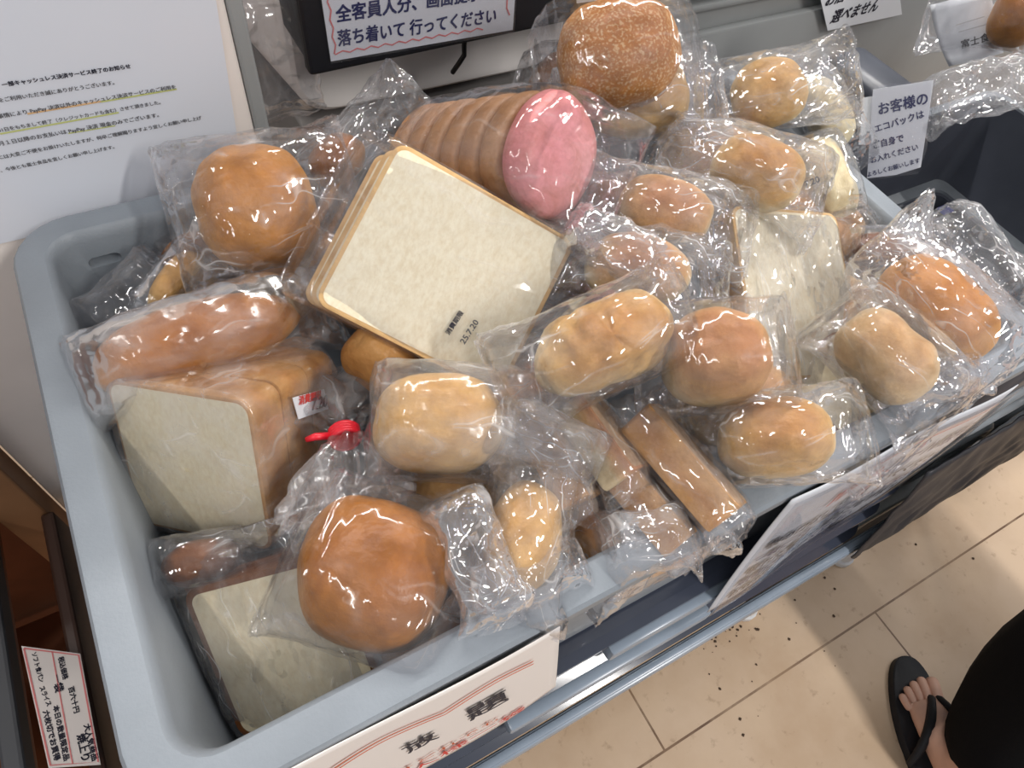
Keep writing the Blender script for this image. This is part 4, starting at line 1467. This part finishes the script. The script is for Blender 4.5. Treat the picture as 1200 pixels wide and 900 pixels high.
# ------------------------------------------------------------------ person at the right front
def skin_obj(name, nodes, edges, m, parent=None, sub=2, root=0):
    """nodes: (co, radius)"""
    me = bpy.data.meshes.new(name)
    me.from_pydata([tuple(n_[0]) for n_ in nodes], edges, [])
    o = bpy.data.objects.new(name, me)
    COL.objects.link(o)
    sk = o.modifiers.new('skin', 'SKIN')
    sk.use_smooth_shade = True
    for i, n_ in enumerate(nodes):
        r_ = n_[1]
        me.skin_vertices[0].data[i].radius = (r_, r_) if not isinstance(r_, tuple) else r_
        me.skin_vertices[0].data[i].use_root = (i == root)
    sb_ = o.modifiers.new('sub', 'SUBSURF')
    sb_.levels = sub
    sb_.render_levels = sub
    bpy.context.view_layer.update()
    m2 = bpy.data.meshes.new_from_object(o.evaluated_get(bpy.context.evaluated_depsgraph_get()))
    o.modifiers.clear()
    o.data = m2
    m2.shade_smooth()
    m2.materials.append(m)
    if parent is not None:
        o.parent = parent
    return o


hd = Vector((0.50, 0.866, 0)).normalized()       # facing
rt = Vector((hd.y, -hd.x, 0))                     # to the person's right
toe = Vector((0.630, -0.392, 0))                  # left foot's toe end


def foot_nodes(base_toe, side):
    """side +1: the big toe lies to +rt (left foot)"""
    A = lambda f, r_, z: base_toe + hd * f + rt * (r_ * side) + Vector((0, 0, z))
    N_ = [(A(-0.185, 0.0, 0.085), 0.034), (A(-0.150, 0.0, 0.060), 0.033), (A(-0.110, 0.002, 0.046), (0.034, 0.026)), (A(-0.075, 0.002, 0.037), (0.037, 0.019))]
    E_ = [(0, 1), (1, 2), (2, 3)]
    N_.append((A(-0.205, 0.0, 0.040), 0.028))
    E_.append((0, 4))
    for r0, f1, r1, rad in ((0.024, -0.012, 0.030, 0.0115), (0.009, -0.012, 0.011, 0.0085), (-0.004, -0.019, -0.005, 0.0078), (-0.015, -0.028, -0.019, 0.0073), (-0.026, -0.040, -0.031, 0.0068)):
        i = len(N_)
        N_.append((A(-0.060 + 0.3 * min(0, r0), r0, 0.030), rad * 1.15))
        N_.append((A((f1 - 0.03), (r0 + r1) / 2, 0.031), rad))
        N_.append((A(f1 - 0.006, r1, 0.0255), rad * 0.98))
        E_ += [(3, i), (i, i + 1), (i + 1, i + 2)]
    return N_, E_


# body: one continuous figure
nodes, edges = [], []
pel = Vector((0.72, -0.60, 0.86))
nodes.append((pel, 0.13))
def add(co, r_, to):
    nodes.append((Vector(co), r_))
    edges.append((to, len(nodes) - 1))
    return len(nodes) - 1
sp1 = add(pel + Vector((0, 0, 0.17)), 0.115, 0)
sp2 = add(pel + Vector((0, 0, 0.36)), 0.13, sp1)
nk = add(pel + Vector((0, 0, 0.50)) , 0.055, sp2)
hd1 = add(pel + Vector((0, 0, 0.57)) + hd * 0.01, 0.07, nk)
hd2 = add(pel + Vector((0, 0, 0.66)) + hd * 0.015, 0.088, hd1)
hd3 = add(pel + Vector((0, 0, 0.73)) + hd * 0.0, 0.065, hd2)
for s in (1, -1):
    sh = add(pel + Vector((0, 0, 0.42)) + rt * 0.17 * s, 0.055, sp2)
    el = add(pel + Vector((0, 0, 0.14)) + rt * 0.22 * s - hd * 0.02, 0.042, sh)
    wr = add(pel + Vector((0, 0, -0.07)) + rt * 0.20 * s + hd * 0.07, 0.028, el)
    pm = add(pel + Vector((0, 0, -0.12)) + rt * 0.195 * s + hd * 0.09, (0.034, 0.017), wr)
    for q_, (fo, dn) in enumerate(((0.030, -0.075), (0.012, -0.085), (-0.006, -0.080), (-0.022, -0.066))):
        a1 = add(nodes[pm][0] + hd * fo * 0.9 + Vector((0, 0, -0.03)), 0.0095, pm)
        a2 = add(nodes[pm][0] + hd * (fo + .002) + Vector((0, 0, dn * 0.75)) - rt * s * 0.006, 0.0085, a1)
        add(nodes[pm][0] + hd * (fo - .002) + Vector((0, 0, dn)) - rt * s * 0.016, 0.0075, a2)
    t1 = add(nodes[wr][0] + hd * 0.035 + Vector((0, 0, -0.035)), 0.0115, wr)
    add(nodes[wr][0] + hd * 0.052 + Vector((0, 0, -0.070)), 0.009, t1)
toes = {-1: toe, 1: toe + rt * 0.24 - hd * 0.13}
for s in (-1, 1):
    fn_, fe_ = foot_nodes(toes[s], 1 if s < 0 else -1)
    hip = add(pel + rt * 0.085 * s + Vector((0, 0, -0.06)), 0.095, 0)
    kn = add(Vector((0.655, -0.505, 0.45)) + (toes[s] - toes[-1]), 0.058, hip)
    i0 = len(nodes)
    nodes += fn_
    edges.append((kn, i0))
    edges += [(a_ + i0, b_ + i0) for a_, b_ in fe_]
person = skin_obj('person', nodes, edges, M_SKIN, sub=2)
tag(person, 'person standing at the lower right in black trousers and black flip-flops', 'person')

# trousers, wide at the hem
tn = [(pel + Vector((0, 0, 0.06)), 0.150), (pel + Vector((0, 0, -0.05)), 0.160)]
te = [(0, 1)]
for s in (-1, 1):
    sh_ = (toes[s] - toes[-1])
    base = len(tn)
    for q_, (x_, y_, z_, r_) in enumerate(((0.655, -0.545, 0.72, 0.115), (0.668, -0.500, 0.52, 0.120), (0.660, -0.478, 0.30, 0.118), (0.630, -0.525, 0.15, 0.110), (0.605, -0.605, 0.10, 0.140))):
        k_ = (0.75 if q_ == 0 else 1.0)
        tn.append((Vector((x_, y_, z_)) + sh_ * k_, r_))
        te.append((1 if q_ == 0 else base + q_ - 1, base + q_))
skin_obj('trousers', tn, te, M_TROUS, person, sub=2, root=1)
shn = [(pel + Vector((0, 0, 0.02)), 0.155), (pel + Vector((0, 0, 0.18)), 0.135), (pel + Vector((0, 0, 0.37)), 0.148), (pel + Vector((0, 0, 0.475)), 0.075)]
she = [(0, 1), (1, 2), (2, 3)]
for s in (-1, 1):
    i0 = len(shn)
    shn += [(pel + Vector((0, 0, 0.425)) + rt * 0.175 * s, 0.066), (pel + Vector((0, 0, 0.22)) + rt * 0.215 * s - hd * 0.012, 0.060)]
    she += [(2, i0), (i0, i0 + 1)]
skin_obj('shirt', shn, she, M_TROUS, person, sub=2)
skin_obj('hair', [(pel + Vector((0, 0, 0.66)) - hd * 0.02, 0.09), (pel + Vector((0, 0, 0.735)) - hd * 0.008, 0.078)], [(0, 1)], M_HAIR, person)

for s in (-1, 1):
    T0 = toes[s]
    side = 1 if s < 0 else -1
    bm = bmesh.new()
    out = []
    n_ = 48
    for i in range(n_):
        a_ = 2 * PI * i / n_
        f = -0.118 + 0.136 * math.cos(a_)
        wdt = 0.046 * sgn(math.sin(a_), 0.8) * (1 - 0.22 * max(0, -math.cos(a_)) - 0.12 * math.exp(-((f + 0.15) / 0.05) ** 2))
        out.append(T0 + hd * f + rt * (wdt + 0.004 * side * math.cos(a_)))
    loft(bm, [[p + Vector((0, 0, 0.001)) for p in out], [p + Vector((0, 0, 0.016)) for p in out], [T0 + hd * -0.118 + (p - T0 - hd * -0.118) * 0.97 + Vector((0, 0, 0.018)) for p in out]])
    ff = obj('flip_flop', bm, M_SANDAL, person, auto=40)
    for sd in (1, -1):
        bm = bmesh.new()
        pth = []
        for q_ in range(11):
            t = q_ / 10
            f = -0.046 - 0.105 * t
            r_ = 0.018 * side * (1 - t) + 0.046 * sd * t ** 0.8
            z = 0.018 + 0.040 * math.sin(PI * min(1, t * 0.62 + 0.16)) * (1 - t ** 6) if t > 0 else 0.018
            pth.append(T0 + hd * f + rt * r_ + Vector((0, 0, z)))
        tube(bm, pth, [0.005 + 0.003 * math.sin(PI * q_ / 10) for q_ in range(11)], 8)
        obj('strap', bm, M_SANDAL, ff)
